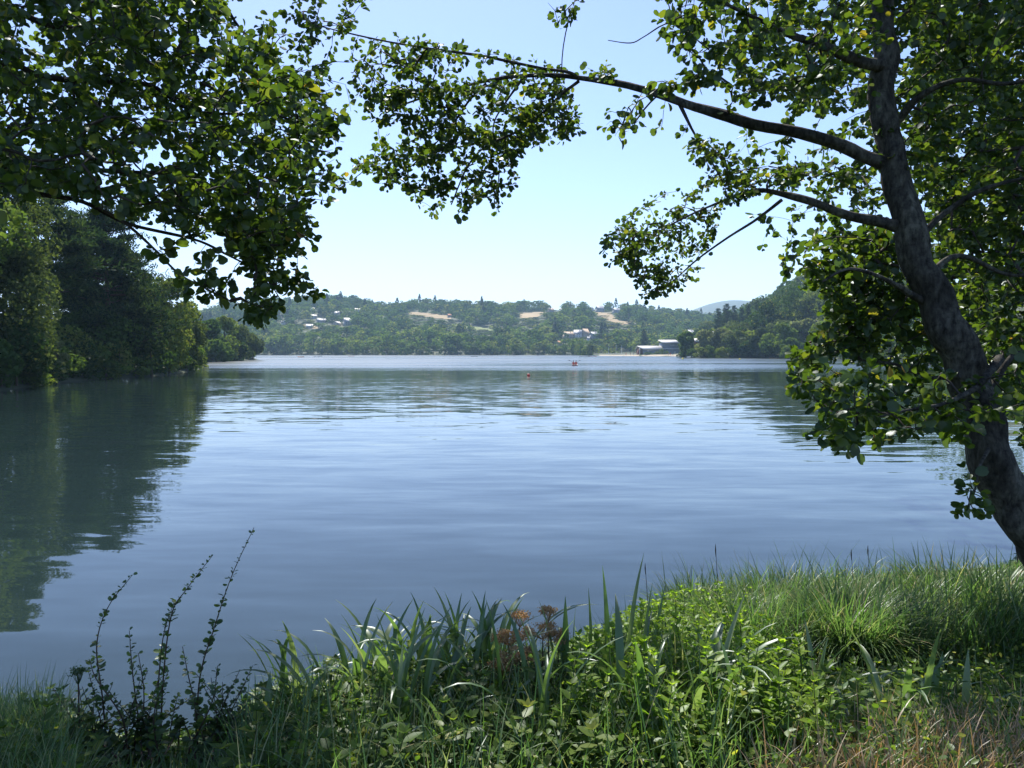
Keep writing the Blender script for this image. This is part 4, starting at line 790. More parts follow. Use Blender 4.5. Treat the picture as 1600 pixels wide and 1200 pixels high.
T1.attract([
    ([(1440, 300), (1800, 300), (1800, 740), (1640, 720), (1540, 600), (1490, 470)], 760, 6.0, 7.6, .055, 8),
    ([(545, 55), (640, 60), (740, 75), (870, 92), (905, 115), (780, 140), (600, 150), (545, 130)], 135, 6.2, 7.1, .048, 8),
    ([(540, 130), (640, 140), (780, 130), (900, 130), (900, 180), (912, 210), (850, 230), (800, 255), (760, 275), (700, 300), (600, 292), (540, 270), (590, 210)], 400, 6.2, 7.3, .048, 9),
    ([(625, 285), (760, 270), (755, 300), (705, 345), (650, 330)], 40, 6.4, 7.1, .047, 8),
    ([(755, 260), (805, 240), (808, 300), (775, 340), (755, 300)], 16, 6.4, 6.9, .047, 8),
    ([(500, 285), (560, 255), (600, 275), (530, 300)], 7, 6.4, 6.9, .06, 6),
    ([(440, -20), (610, -20), (570, 20), (530, 60), (545, 110), (500, 120), (455, 90)], 45, 6.0, 7.0, .048, 8),
    ([(835, -20), (925, -20), (915, 40), (870, 35), (850, 10)], 7, 5.6, 6.2, .048, 8),
    ([(870, 75), (960, 75), (960, 128), (880, 110)], 9, 6.0, 6.6, .048, 8),
    ([(945, 165), (1000, 130), (1060, 150), (1060, 200), (1000, 210), (950, 225)], 12, 5.4, 6.2, .06, 7),
    ([(990, 100), (1060, 80), (1110, 130), (1060, 150), (1000, 135)], 11, 5.0, 5.8, .064, 7),
    ([(1020, -60), (1390, -60), (1390, 60), (1290, 110), (1240, 150), (1120, 130), (1050, 80), (1020, 30)], 190, 4.6, 6.4, .052, 9),
    ([(1080, 120), (1200, 130), (1290, 90), (1370, 120), (1360, 200), (1290, 180), (1230, 160), (1130, 165)], 55, 5.0, 6.2, .048, 8),
    ([(1060, 210), (1110, 215), (1170, 250), (1290, 260), (1370, 255), (1370, 320), (1260, 295), (1180, 290), (1100, 275)], 90, 5.4, 6.4, .045, 8),
    ([(935, 385), (985, 335), (1060, 285), (1150, 270), (1190, 290), (1120, 330), (1110, 385), (1085, 440), (1010, 470), (990, 430), (940, 400)], 235, 5.7, 6.5, .037, 9),
    ([(1260, 370), (1320, 355), (1400, 360), (1420, 450), (1330, 480), (1290, 470), (1255, 420)], 210, 5.9, 7.0, .062, 8),
    ([(1290, 460), (1420, 440), (1480, 560), (1440, 600), (1300, 570), (1240, 600), (1240, 550), (1290, 510)], 290, 5.7, 6.9, .064, 8),
    ([(1245, 560), (1450, 570), (1600, 610), (1560, 640), (1500, 690), (1400, 690), (1330, 710), (1260, 690), (1290, 640), (1240, 610)], 130, 4.0, 5.2, .062, 7),
    ([(1480, 720), (1540, 700), (1545, 800), (1520, 830), (1475, 820)], 9, 4.4, 4.9, .055, 7),
    ([(1560, 560), (1640, 520), (1700, 640), (1640, 690), (1590, 640)], 22, 4.2, 5.2, .052, 9),
    ([(1370, -50), (1460, -60), (1450, 60), (1470, 200), (1400, 330), (1350, 150)], 100, 5.7, 7.2, .052, 9),
    ([(1450, -80), (1800, -80), (1800, 420), (1560, 430), (1440, 300)], 1150, 5.8, 7.6, .055, 8),
    ], [(np.array((2.6, 6.0, 6.6)), np.array((2.4, 2.2, 1.5)), 260, .075, 8), (np.array((3.8, 5.6, 5.8)), np.array((1.5, 1.8, 1.5)), 150, .075, 8), (np.array((4.4, 8.6, 8.7)), np.array((3.0, 2.8, 1.5)), 520, .105, 9), (np.array((6.3, 11.6, 9.3)), np.array((2.5, 2.8, 1.5)), 480, .11, 9)])  # last two ellipsoids: high crown clumps added to shade trunk and right-hand leaves
T1.finish(300)

# B: tree off the left edge, its boughs hanging over the water
TB = np.array((-4.75, 4.3, h1(-4.75, 4.3) - .05))
T2 = NearTree('alder_tree', 'dark alder boughs hanging in from the left edge over the pines', TB, 32)
T2.limb([(-500, 1000, 95, 4.32), (-470, 700, 78, 4.32), (-430, 400, 70, 4.35), (-400, 150, 62, 4.4), (-390, -100, 52, 4.5), (-380, -400, 38, 4.6), (-390, -700, 22, 4.7)], 'trunk', 16, 6, .3, leaf_from=.6)
T2.limb([(-395, 80, 30, 4.4), (-250, 20, 22, 4.5), (-100, -5, 18, 4.6), (0, 8, 16, 4.7), (50, 30, 13, 4.8), (90, 42, 11, 4.9), (160, 48, 7, 5.0), (240, 60, 4, 5.1)], leaf_from=.3)
T2.limb([(-405, 180, 30, 4.4), (-200, 110, 20, 4.5), (0, 100, 13, 4.8), (60, 118, 12, 4.9), (130, 126, 11, 5.1), (230, 132, 9, 5.4), (300, 172, 6, 5.6), (420, 180, 3, 5.9)], leaf_from=.3)
T2.limb([(-420, 330, 30, 4.4), (-200, 270, 20, 4.5), (0, 260, 12, 4.7), (80, 262, 11, 4.9), (180, 268, 10, 5.1), (270, 268, 7, 5.3), (320, 245, 4, 5.5), (400, 270, 2.5, 5.7)], leaf_from=.3)
T2.limb([(-425, 380, 28, 4.4), (-200, 300, 20, 4.4), (0, 289, 11, 4.5), (60, 302, 10, 4.6), (130, 316, 9, 4.7), (200, 350, 8, 4.8), (300, 373, 6, 5.0), (350, 396, 5, 5.1), (410, 430, 3, 5.2), (440, 470, 2, 5.3)], leaf_from=.4)
T2.limb([(140, 318, 6, 4.72), (190, 345, 6, 4.75), (240, 388, 5, 4.8), (280, 428, 4.5, 4.8), (320, 450, 4, 4.8), (360, 470, 3, 4.8)])
T2.limb([(-420, 280, 24, 4.4), (-200, 220, 14, 4.2), (0, 232, 8, 4.1), (60, 252, 6, 4.1), (130, 240, 4, 4.2)], leaf_from=.4)
T2.limb([(-392, 0, 26, 4.5), (-200, -120, 20, 4.8), (0, -160, 16, 5.2), (200, -120, 12, 5.6), (330, -20, 7, 5.8), (375, 45, 5, 6.0), (440, 110, 3, 6.1), (490, 170, 2, 6.2)], leaf_from=.3)
T2.limb([(-385, -250, 26, 4.55), (-200, -380, 20, 5.2), (0, -380, 14, 6.0), (200, -330, 8, 6.6)], leaf_from=.3)
T2.attract([
    ([(-60, -60), (330, -60), (345, 5), (390, 45), (440, 90), (515, 160), (528, 185), (500, 230), (480, 290), (470, 350), (420, 385), (330, 375), (240, 350), (170, 320), (60, 285), (-60, 300)], 1500, 4.0, 7.2, .053, 9),
    ([(335, 340), (480, 335), (500, 380), (455, 400), (470, 430), (490, 455), (440, 465), (425, 510), (375, 495), (400, 430)], 135, 4.6, 5.8, .052, 9),
    ([(330, -20), (420, -10), (470, 60), (545, 120), (560, 230), (520, 330), (500, 300), (520, 190), (440, 95), (390, 40)], 30, 4.6, 6.6, .05, 7),
    ([(240, 375), (300, 372), (360, 400), (370, 470), (300, 462), (255, 430)], 17, 4.4, 5.3, .064, 7),
    ([(-20, 280), (60, 270), (50, 300), (20, 345), (-20, 350)], 10, 3.9, 4.6, .066, 7),
    ([(470, 360), (505, 450), (480, 470), (440, 430)], 8, 4.8, 5.4, .06, 6),
    ([(490, 210), (545, 200), (520, 310), (475, 350)], 14, 5.6, 6.2, .05, 6),
    ], [(np.array((-4.4, 6.6, 6.2)), np.array((2.4, 2.0, 1.4)), 300, .08, 8), (np.array((-4.6, 5.0, 4.6)), np.array((.9, 1.2, 1.4)), 110, .08, 8), (np.array((-5.0, 9.0, 8.8)), np.array((3.0, 2.5, 1.4)), 380, .105, 9)])  # last ellipsoid: unseen high clumps added to shade the boughs below
T2.finish(300)

# C: second alder behind, right of the leaning trunk
TB = np.array((8.6, 11.2, h1(8.6, 11.2) - .05))
T3 = NearTree('alder_tree', 'shaded alder behind, filling the gap right of the leaning trunk', TB, 33)
T3.limb([(1720, 760, 60, 11.2), (1700, 500, 50, 11.2), (1690, 250, 42, 11.3), (1680, 0, 30, 11.4), (1670, -250, 18, 11.5)], 'trunk', 12, 5, .3)
for q in ([(1700, 430, 22, 11.2), (1620, 400, 15, 10.8), (1540, 420, 10, 10.4), (1470, 440, 5, 10)], [(1702, 560, 22, 11.2), (1640, 530, 12, 10.8), (1560, 560, 8, 10.5), (1500, 600, 5, 10)], [(1690, 250, 22, 11.3), (1600, 200, 14, 11), (1520, 210, 9, 10.6), (1450, 230, 5, 10.3)],
          [(1685, 80, 20, 11.4), (1600, 30, 12, 11.2), (1500, 0, 8, 10.8)], [(1700, 620, 20, 11.2), (1660, 620, 12, 10.6), (1620, 680, 8, 10.2)]): T3.limb(q)
T3.attract([([(1425, 60), (1500, -60), (1800, -60), (1800, 700), (1640, 760), (1590, 690), (1540, 640), (1470, 560), (1440, 400)], 1500, 8.8, 13.5, .115, 9),
            ([(1590, 600), (1680, 600), (1680, 900), (1640, 860)], 60, 8.5, 10, .1, 8)], [(np.array((6.5, 12.5, 8.2)), np.array((3.4, 3.0, 1.8)), 420, .13, 9), (np.array((7.5, 15.5, 6.5)), np.array((3.0, 1.5, 3.5)), 380, .13, 9)])  # first ellipsoid: big-leaved clumps added overhead to shade the foliage on this side
T3.finish(120)

# ------------------------------------------------------------------ bank plants
SIL = np.array([(-200, 1050), (0, 1055), (60, 1045), (100, 1085), (125, 1150), (340, 1140), (370, 1060), (420, 1020), (500, 990), (560, 1000), (620, 985), (700, 975), (800, 985), (900, 975), (950, 950), (1000, 915), (1100, 885), (1200, 892), (1300, 885), (1400, 888), (1500, 888), (1600, 890), (1900, 890)], float)
def hmax(x, y, z, slack=0.0):
    px = 800 + F * x / y; s = np.interp(px, SIL[:, 0], SIL[:, 1]) + slack; a = (600 - s) / F
    return CZ + y * (-sT + a * cT) / (cT + a * sT) - z
def blades(buf, base, az, L_, th0, th1, w, tint, n=7, vfold=0.0, pw=1.6):
    N = len(base); s = np.linspace(0, 1, n); th = th0[:, None] + th1[:, None] * s[None] ** pw; ds = L_[:, None] / (n - 1)
    r = np.concatenate([np.zeros((N, 1)), np.cumsum(np.sin((th[:, 1:] + th[:, :-1]) / 2) * ds, 1)], 1); z = np.concatenate([np.zeros((N, 1)), np.cumsum(np.cos((th[:, 1:] + th[:, :-1]) / 2) * ds, 1)], 1)
    e = np.stack([np.cos(az), np.sin(az), 0 * az], -1); sd_ = np.stack([-np.sin(az), np.cos(az), 0 * az], -1)
    C = base[:, None] + e[:, None] * r[..., None] + np.array((0, 0, 1.0)) * z[..., None]
    wp = (w[:, None] * .5 * np.minimum(1, (.55 + 1.2 * s)[None]) * np.clip((1 - s[None]) * 3.2, .02, 1) ** .8)[..., None]
    nrm = np.stack([-np.cos(th), np.zeros_like(th), np.sin(th)], -1); nv = e[:, None] * nrm[..., :1] + np.array((0, 0, 1.0)) * nrm[..., 2:]
    if vfold:
        V = np.stack([C - sd_[:, None] * wp + nv * wp * vfold, C, C + sd_[:, None] * wp + nv * wp * vfold], 2); k = 3
    else: V = np.stack([C - sd_[:, None] * wp, C + sd_[:, None] * wp], 2); k = 2
    V = V.reshape(-1, 3); i = np.arange(n - 1)[:, None] * k + np.arange(k - 1)[None]; i = i.ravel()
    f = np.stack([i, i + 1, i + k + 1, i + k], -1); f = (f[None] + (np.arange(N) * n * k)[:, None, None]).reshape(-1, 4)
    buf.add(V, f, np.repeat(tint, n * k))
LIM = [-60, 1680]
def ground_pts(n, test, x0=-3.4, x1=6.5, y0=2.6, y1=9.0, margin=-.15):
    out = []; lo, hi = LIM
    while sum(map(len, out)) < n:
        x = R.uniform(x0, x1, n * 3); y = R.uniform(y0, y1, n * 3); m = (sdist(x, y) > margin); px = 800 + F * x / y; m &= (px > lo) & (px < hi) & test(x, y, px); out.append(np.stack([x[m], y[m]], -1))
    q = np.concatenate(out)[:n]; z = np.maximum(H(q[:, 0], q[:, 1]), -.1); return np.column_stack([q, z])

# sedge bed on the right of the bank
def sedge(name, n, test, Lr, wr, mk, lab, slack=(0, 40), th=(0.02, .4), th1=(.4, 1.7), box_=None):
    B = ground_pts(n, test, *(box_ or ())); hm = hmax(B[:, 0], B[:, 1], B[:, 2], R.uniform(*slack, n)); L_ = np.minimum(R.uniform(*Lr, n), np.maximum(hm, .06) * (1 + .35 * vnoise(B[:, 0], B[:, 1], .28, 1.7)) * np.where(R.random(n) < .1, R.uniform(1.3, 1.75, n), R.uniform(.7, 1.2, n))); b = Buf()
    blades(b, B, R.uniform(0, 6.283, n), L_, R.uniform(*th, n), R.uniform(*th1, n) * R.random(n) ** .4, R.uniform(*wr, n), R.random(n)); return b.obj(name, M[mk], kind='stuff', label=lab)
sedge('sedge_grass', 15000, lambda x, y, px: (px > 985 + (7.5 - y) * 60) & (y > 4.9), (.35, .95), (.004, .009), 'sedge', 'tall arching sedge grass along the water on the right bank')
sedge('bank_grass', 6500, lambda x, y, px: (px > 355) & (px < 1150), (.2, .55), (.003, .007), 'sedge', 'fine green grass mixed through the middle of the bank', slack=(10, 90))
sedge('bank_grass', 3200, lambda x, y, px: (px > -60) & (px < 105) & (y < 4.3), (.2, .5), (.002, .005), 'sedge', 'bright sedge tuft in the lower left corner', slack=(0, 50))
sedge('bank_grass', 2500, lambda x, y, px: (px > 80) & (px < 380), (.12, .3), (.003, .006), 'sedge', 'short grass under the tall leafy shoots', slack=(20, 80))
sedge('bank_grass', 5000, lambda x, y, px: (px > 1130) & (y < 5.3), (.15, .4), (.003, .007), 'sedge', 'shaded grass under the sedge on the right', slack=(60, 200))
sedge('dry_grass', 7000, lambda x, y, px: (px > 1220 + (y - 3) * 60) & (y < 4.3), (.15, .45), (.0025, .006), 'drygrass', 'straw coloured dry grass in the lower right corner', slack=(190, 300), th1=(.2, 2.2))
LIM[:] = [1600, 4000]
sedge('bank_grass', 9000, lambda x, y, px: px > 1620, (.15, .55), (.004, .008), 'sedge', 'grass running on along the bank past the leaning trunk', slack=(60, 160), box_=(3.2, 13, 2.2, 15))
LIM[:] = [-1500, -40]
sedge('bank_grass', 3500, lambda x, y, px: px < -30, (.15, .5), (.004, .008), 'sedge', 'grass running on along the bank past the left edge', slack=(20, 120), box_=(-7, -1.5, 2.2, 6.5))
LIM[:] = [-60, 1680]
# big drooping tussock
def tussock(px, dist, n, Lr, lab, spread=.22):
    x = (px - 800) / F * dist; z = h1(x, dist); t = thing('sedge_tussock', lab, 'grass tussock', (x, dist, z)); a = R.uniform(0, 6.283, n); r = spread * np.sqrt(R.random(n)); B = np.stack([np.cos(a) * r, np.sin(a) * r, 0 * a], -1); b = Buf(); hm_ = float(hmax(np.array([x]), np.array([dist]), np.array([z]))[0]); Lr = (min(Lr[0], hm_ * 1.1), min(Lr[1], hm_ * 1.9))
    blades(b, B, a + R.normal(0, .5, n), R.uniform(*Lr, n), R.uniform(0, .35, n), R.uniform(.6, 2.3, n), R.uniform(.005, .01, n), R.random(n), n=9); b.obj('blades', M['sedge'], t, kind='stuff')
tussock(1335, 5.2, 1300, (.45, .85), 'dense dark tussock of drooping sedge in front of the sedge bed', .2)
tussock(1235, 6.2, 500, (.4, .7), 'loose sedge tussock between the two darker ones', .25)
tussock(1420, 5.6, 500, (.4, .72), 'sedge tussock just right of the dense dark one', .22)
tussock(1560, 5.6, 600, (.4, .75), 'sedge tussock at the foot of the leaning trunk', .25)
tussock(1080, 6.3, 350, (.35, .6), 'leftmost sedge tussock at the water edge', .22)
tussock(1150, 5.6, 500, (.35, .65), 'smaller sedge tussock left of the dense dark one', .2)
tussock(1480, 6.0, 600, (.4, .75), 'sedge tussock right of the dense dark one, beside the trunk', .25)

# leafy bright weeds
def weed_meshes(seed, npair, ll, mk):
    rg = np.random.default_rng(seed); st = Buf(); lv = Buf(); zs = np.linspace(.1, 1, npair) ; bend = rg.normal(0, .06, 2)
    pth = np.array([(bend[0] * z * z, bend[1] * z * z, z) for z in np.linspace(0, 1, 6)]); tube(st, pth, np.linspace(.008, .003, 6), 4, cap=False)
    for k, z in enumerate(zs):
        c = np.array((bend[0] * z * z, bend[1] * z * z, z)); a0 = (k % 2) * math.pi / 2 + rg.normal(0, .25); s = ll * (1.15 - .6 * z ** 3) * rg.uniform(.8, 1.15)
        for q in (0, math.pi): 
            a = a0 + q; up = .1 + .8 * z ** 4 + rg.normal(0, .2); d = (math.cos(a), math.sin(a), up); scatter(lv, SLIM_T, SLIM_F, [c], [d], [(-math.cos(a) * up, -math.sin(a) * up, 1)], s, rg.random() * .35, wid=1.35)
            if rg.random() < .6: scatter(lv, SLIM_T, SLIM_F, [c + np.array(d) * s * .2], [unit(np.array(d) + rg.normal(0, .6, 3))], [rg.normal(0, .4, 3) + (0, 0, 1)], s * .55, rg.random() * .35, wid=1.3)
    for q in range(5): a = q * 1.256; scatter(lv, SLIM_T, SLIM_F, [pth[-1]], [(math.cos(a), math.sin(a), 1.1)], [(-math.cos(a), -math.sin(a), 1)], ll * .45, .4, wid=1.2)
    return st.mesh('stem', M['stem']), lv.mesh('leaves', M[mk])
def strew(meshes, pts, hs, name, cat, lab, grp, wide=(.8, 1.15)):
    protos = []
    for i, (p, h) in enumerate(zip(pts, hs)):
        k = i % len(meshes)
        if k >= len(protos):
            t = thing(name, lab, cat, group=grp); link('stem', meshes[k][0], t); link('leaves', meshes[k][1], t, kind='stuff'); protos.append(t)
        else: t = copy_tree(protos[k])
        s = h; w = .5 * R.uniform(*wide); t.location = tuple(p); t.rotation_euler = (R.normal(0, .08), R.normal(0, .08), R.uniform(0, 6.28)); t.scale = (w, w, s)
wm_ = [weed_meshes(300 + k, 11 + k % 3, .15, 'weed') for k in range(6)]
Bp = ground_pts(290, lambda x, y, px: (px > 905 - (y - 3) * 12) & (px < 1190 + (5.6 - y) * 45) & (y < 6.2) & (y > 3.0)); hm = hmax(Bp[:, 0], Bp[:, 1], Bp[:, 2], 30)
strew(wm_, Bp, np.clip(R.uniform(.3, .52, len(Bp)), .12, np.maximum(hm, .14)), 'leafy_weed', 'weed', 'bright green leafy weed with paired pointed leaves in the sunlit patch', 'sunlit leafy weeds on the bank')
wd_ = [weed_meshes(320 + k, 7 + k % 3, .2, 'herb') for k in range(5)]
Bp = ground_pts(170, lambda x, y, px: (px > 375) & (px < 960) & (y < 5.0) & (y > 2.9)); hm = hmax(Bp[:, 0], Bp[:, 1], Bp[:, 2], 45)
strew(wd_, Bp, np.clip(R.uniform(.18, .42, len(Bp)), .1, np.maximum(hm, .12)), 'leafy_herb', 'herb', 'dark green leafy herb in the thicket left of the sunlit weeds', 'dark leafy herbs on the bank')
Bp = ground_pts(110, lambda x, y, px: (px > 1130) & (px < 1640) & (y < 5.2) & (y > 3.1)); hm = hmax(Bp[:, 0], Bp[:, 1], Bp[:, 2], 150)
strew(wd_, Bp, np.clip(R.uniform(.2, .42, len(Bp)), .1, np.maximum(hm, .12)), 'leafy_herb', 'herb', 'shaded leafy herb on the right, between the dry grass and the sedge', 'shaded herbs on the right of the bank')
Bp = ground_pts(26, lambda x, y, px: (px > -60) & (px < 130) & (y < 4.4) & (y > 3.0)); hm = hmax(Bp[:, 0], Bp[:, 1], Bp[:, 2], 40)
strew(wd_, Bp, np.clip(R.uniform(.2, .4, len(Bp)), .1, np.maximum(hm, .12)), 'leafy_herb', 'herb', 'leafy herb in the grass of the lower left corner', 'herbs in the lower left corner')
# undergrowth
n = 24000; B = ground_pts(n, lambda x, y, px: (px > -60) & (y < 5.6) & ~((px > 105) & (px < 130))); hm = np.clip(hmax(B[:, 0], B[:, 1], B[:, 2], 60), .04, .3); B[:, 2] += R.random(n) * hm
b = Buf(); scatter(b, SLIM_T, SLIM_F, B, R.normal(size=(n, 3)) * (1, 1, .5), R.normal(0, .5, (n, 3)) + (0, 0, 1), R.uniform(.018, .042, n), R.random(n), wid=1.7); b.obj('undergrowth', M['herb'], kind='stuff', label='low tangle of small dark leaves under the bank plants')

# iris clumps: broad blades, each blade a part
def iris(px, dist, blist, lab, py=None):
    x = (px - 800) / F * dist; z = h1(x, dist); t = thing('iris_clump', lab, 'iris plant', (x, dist, z))
    for (dx, dy, az_, L_, t0, t1, w) in blist:
        b = Buf(); blades(b, np.array([(dx, dy, -.02)]), np.array([az_]), np.array([L_]), np.array([t0]), np.array([t1]), np.array([w]), np.array([0.0]), n=13, vfold=.35, pw=2.2); b.obj('leaf', M['iris'], t, True)
def rnd_iris(n, Lr, up, arch, w=(.018, .034), az=None):
    return [(R.normal(0, .07), R.normal(0, .05), (R.uniform(0, 6.283) if az is None else R.normal(az, .7)), R.uniform(*Lr) * 1.12, R.uniform(.0, up), R.uniform(.3, arch), R.uniform(*w) * 1.15) for _ in range(n)]
iris(970, 3.75, [(-.05, 0, 2.2, .78, .03, .12, .033), (.03, .02, .5, .84, .08, .2, .033), (.1, -.05, .3, .72, .05, .12, .033), (.14, 0, .4, .7, .12, .12, .03), (-.14, .05, 2.6, .66, .0, .06, .036), (-.02, -.05, 1.2, .5, .1, .5, .028)] + rnd_iris(6, (.4, .6), .3, 2.2, az=0.0), 'tall clump of upright broad iris blades in the middle of the bank')
iris(885, 3.9, [(0, 0, 1.6, .62, .02, .05, .036), (-.03, .03, 2.8, .6, .1, .3, .03)] + rnd_iris(4, (.3, .5), .3, 2.0), 'narrow iris clump beside the dried flower heads')
iris(1090, 3.45, rnd_iris(13, (.45, .7), .35, 2.3, az=0.2), 'iris clump with blades arching to the right in front of the sunlit weeds')
iris(620, 3.55, rnd_iris(13, (.5, .72), .3, 2.4), 'iris clump with arching pale blades left of centre at the bottom')
iris(500, 3.9, [(0, 0, 2.9, .68, .35, 1.5, .026), (0, .02, 2.7, .66, .3, 1.4, .028), (.02, 0, 3.2, .72, .5, 1.7, .024)] + rnd_iris(4, (.35, .5), .3, 1.8), 'iris clump whose long blades lean left over the water')
iris(655, 4.3, rnd_iris(16, (.5, .72), .25, 2.2), 'iris clump at the water edge left of centre')
iris(735, 4.3, rnd_iris(16, (.5, .7), .25, 2.1), 'iris clump at the water edge, right of the leaning one')
iris(800, 4.2, [(0, 0, .15, .8, .25, 1.6, .026), (0, .02, .05, .82, .3, 1.5, .024)] + rnd_iris(5, (.4, .6), .3, 1.6), 'iris clump with two long blades arching right by the dried flowers')
iris(560, 4.1, rnd_iris(12, (.42, .62), .25, 1.9), 'small iris clump between the leaning clump and the water edge')
iris(700, 3.3, rnd_iris(7, (.35, .55), .4, 2.4), 'iris clump low in the front, left of the tall one')
iris(430, 3.7, rnd_iris(6, (.3, .5), .4, 2.2), 'shaded iris clump beside the leafy shoots')
iris(1265, 3.6, rnd_iris(11, (.4, .6), .35, 2.3), 'iris clump among weeds on the lower right')
iris(1350, 4.0, [(0, 0, 2.9, .5, .05, 2.6, .022), (.03, 0, .2, .55, .05, 2.5, .024), (.06, .02, .1, .5, .1, 2.4, .022)] + rnd_iris(3, (.25, .4), .3, 1.8), 'iris clump with hooked blades before the dark tussock')
iris(1450, 3.9, [(-.05, 0, .1, .62, .05, 1.9, .024), (.1, 0, .5, .3, .3, .5, .03)] + rnd_iris(9, (.3, .5), .5, 1.8), 'iris clump in the dry grass, left of two')
iris(1550, 3.7, rnd_iris(10, (.3, .5), .5, 1.9), 'iris clump in the dry grass at the lower right corner')
iris(1180, 3.25, rnd_iris(10, (.3, .5), .4, 2.3), 'iris clump at the bottom edge below the sunlit weeds')

for k, (px, dd, n_, lab) in enumerate([(455, 4.25, 9, 'iris clump with pale arching blades left of the water edge group'), (690, 3.9, 12, 'broad iris clump with pale arching blades in the middle of the bank'), (780, 3.6, 9, 'iris clump below the dried flower heads'), (585, 3.9, 10, 'iris clump with drooping blades between the left and middle groups'),
        (1020, 3.3, 10, 'iris clump at the bottom edge right of the tall one'), (1140, 4.0, 8, 'iris clump rising out of the sunlit weeds'), (1400, 3.5, 8, 'iris clump in the straw coloured grass near the bottom edge'), (850, 3.3, 8, 'iris clump at the bottom edge left of the tall one'), (760, 4.5, 12, 'outermost iris clump at the water edge by the dried flowers'), (610, 4.5, 12, 'outermost iris clump at the water edge left of centre')]):
    iris(px, dd, rnd_iris(n_, (.42, .68), .3, 2.4), lab)
# tall leafy shoots at the left
def shoot_shrub(base_px, dist, shoots, lab, leaf=.032, seed=5):
    rg = np.random.default_rng(seed); x = (base_px - 800) / F * dist; O = np.array((x, dist, h1(x, dist) - .02)); t = thing('leafy_shrub', lab, 'shrub', tuple(O))
    for pts, dens in shoots:
        q = smooth_path(np.array([(*at(p[0], p[1], dist + p[2])[:3],) for p in pts]), 6) - O; q[0][2] = min(q[0][2], .02); L_ = np.linalg.norm(np.diff(q, axis=0), axis=1).sum(); b = Buf(); tube(b, q, np.linspace(.005, .0015, len(q)), 5); st = b.obj('stem', M['redstem'], t, True)
        n = int(L_ / .011 * dens); s = np.sort(rg.random(n)); cum = np.linspace(0, 1, len(q)); P = np.stack([np.interp(s, cum, q[:, k]) for k in range(3)], -1); a = np.arange(n) * 2.4 + rg.normal(0, .4, n); tg = unit(q[-1] - q[0])
        D = np.stack([np.cos(a), np.sin(a), rg.normal(.15, .35, n)], -1) + tg * .35; sz = leaf * (1.25 - .75 * s) * rg.choice([.5, .8, 1, 1.25], n); b = Buf(); scatter(b, LEAF_T, LEAF_F, P + unit(D) * .004, D, rg.normal(0, .6, (n, 3)) + (0, 0, .8), sz, rg.random(n), wid=.8); b.obj('leaves', M['shoot'], st, kind='stuff')
S = [([(168, 1180, 0), (160, 1090, 0), (151, 1010, 0), (168, 950, 0), (207, 898, 0)], .9), ([(250, 1180, 0), (255, 1060, 0), (268, 960, .02), (292, 920, .02), (332, 868, .02)], .9), ([(305, 1180, .1), (312, 1060, .1), (335, 980, .1), (362, 900, .1), (397, 824, .1)], .9),
     ([(240, 1180, .1), (248, 1060, .1), (256, 990, .1), (273, 938, .1)], .8), ([(225, 1180, .05), (208, 1060, .05), (202, 985, .05)], .7), ([(215, 1180, 0), (225, 1090, 0), (216, 1020, 0)], .8), ([(330, 1180, .1), (300, 1080, .1), (285, 1010, .1)], 1.2), ([(200, 1180, -.1), (190, 1120, -.1), (150, 1060, -.1), (140, 1030, -.1)], 1.1),
     ([(290, 1180, -.1), (330, 1100, -.1), (340, 1040, -.1)], 1.3), ([(300, 1180, 0), (355, 1120, 0), (395, 1040, 0)], 1.0), ([(170, 1190, -.1), (130, 1130, -.1), (110, 1090, -.1)], 1.1), ([(250, 1190, -.2), (240, 1120, -.2), (262, 1050, -.2)], 1.4)]
for k in range(46):
    bx_ = R.uniform(115, 390); S.append(([(bx_, 1195, R.uniform(-.3, .2)), (bx_ + R.normal(0, 14), 1140, 0), (bx_ + R.normal(0, 30), R.uniform(1045, 1130), 0)], .95))
shoot_shrub(250, 3.75, S, 'shaded shrub with tall thin leafy shoots standing before the water', .034)

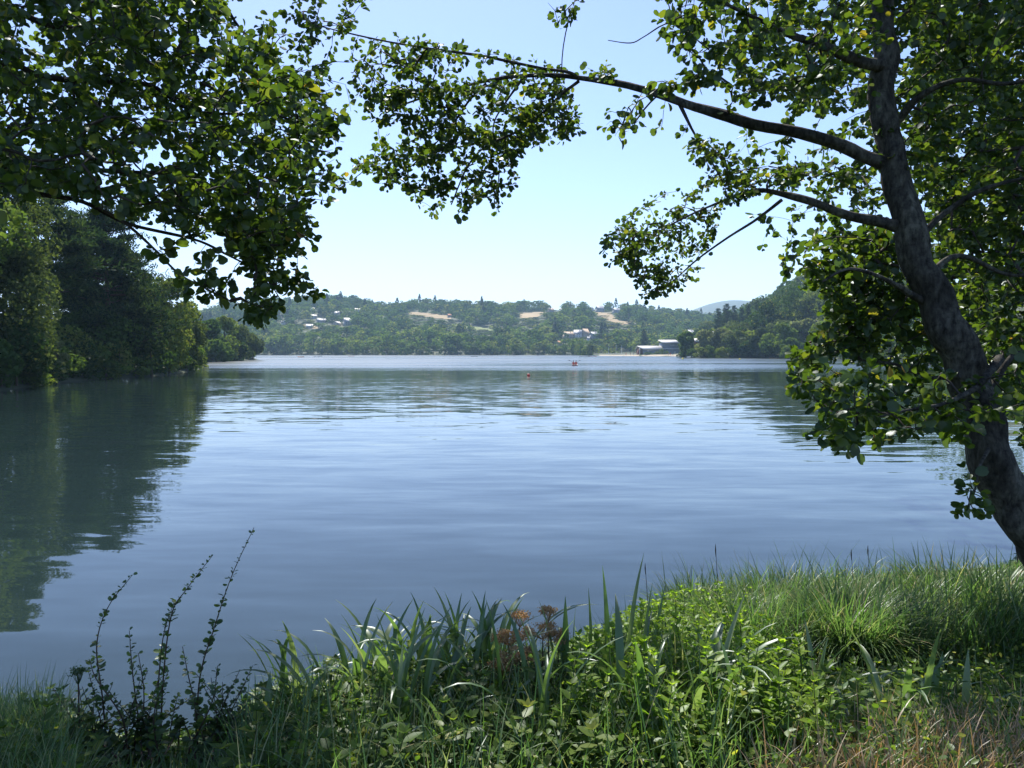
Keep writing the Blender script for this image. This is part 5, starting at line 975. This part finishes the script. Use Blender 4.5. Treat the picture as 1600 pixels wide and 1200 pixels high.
# dried umbels
def umbel(px, py, dist, r, lab, mk='umbel', dens=1.0):
    top = at(px, py, dist); z = h1(top[0], dist); t = thing('dried_flower_stalk', lab, 'dried flower', (top[0], dist, z)); h_ = top[2] - z; r *= 1.45; dens *= 1.7; b = Buf(); tube(b, [(0.03, 0, 0), (0, 0, h_ * .5), (0, 0, h_ - .04)], [.006, .004, .003], 6); b.obj('stem', M['redstem'], t, True)
    b = Buf(); n = int(26 * dens); a = R.uniform(0, 6.283, n); rr = np.sqrt(R.random(n)) * r; E = np.stack([np.cos(a) * rr, np.sin(a) * rr, h_ + .02 - rr * rr * 3 + R.normal(0, .006, n)], -1)
    for e in E: tube(b, [(0, 0, h_ - .05), (e[0] * .6, e[1] * .6, h_ - .015), e], .0012, 3, cap=False)
    P = np.repeat(E, 26, 0) + R.normal(0, 1, (n * 26, 3)) * (.011, .011, .006); scatter(b, CL_T, CL_F, P, R.normal(size=P.shape), R.normal(size=P.shape), R.uniform(.005, .012, len(P)), R.random(len(P))); b.obj('flower_head', M[mk], t, kind='stuff')
umbel(848, 985, 3.95, .085, 'biggest brown dried flower head in the middle of the bank'); umbel(795, 995, 4.0, .06, 'brown dried flower head left of the biggest one'); umbel(808, 1020, 3.85, .07, 'brown dried flower head lowest of the group')
umbel(812, 966, 4.1, .035, 'small pale dried flower head above the brown ones', dens=.5); umbel(857, 958, 4.15, .035, 'small pale dried flower head topmost of the group', dens=.5); umbel(872, 998, 3.95, .04, 'small dried flower head at the right of the group', dens=.6); umbel(785, 1040, 3.8, .05, 'dull brown flower head hanging at the left of the group', dens=.7)
umbel(122, 1055, 3.6, .02, 'small dark umbel left of the leafy shoots', mk='shoot', dens=.4)
# dead reed spikes over the sedge
for k, (px, py) in enumerate([(1118, 850), (1330, 858), (1356, 852), (1008, 880), (1590, 868)]):
    d_ = 6.3; top = at(px, py, d_); z = h1(top[0], d_); t = thing('reed_spike', ['thin dark reed spike left of the tussocks', 'dark reed spike above the dense tussock, left of two', 'dark reed spike above the dense tussock, right of two', 'short dark reed spike at the left end of the sedge', 'dark reed spike beside the leaning trunk'][k], 'reed', (top[0], d_, z))
    b = Buf(); tube(b, [(.04, 0, 0), (.02, 0, (top[2] - z) * .6), (0, 0, top[2] - z)], [.004, .003, .0015], 5); b.obj('stem', M['redstem'], t); b = Buf(); tube(b, [(.004, 0, (top[2] - z) * .86), (.001, 0, (top[2] - z) * .93), (0, 0, (top[2] - z) * 1.0)], [.002, .0055, .0015], 6); b.obj('seed_head', M['twig'], t)
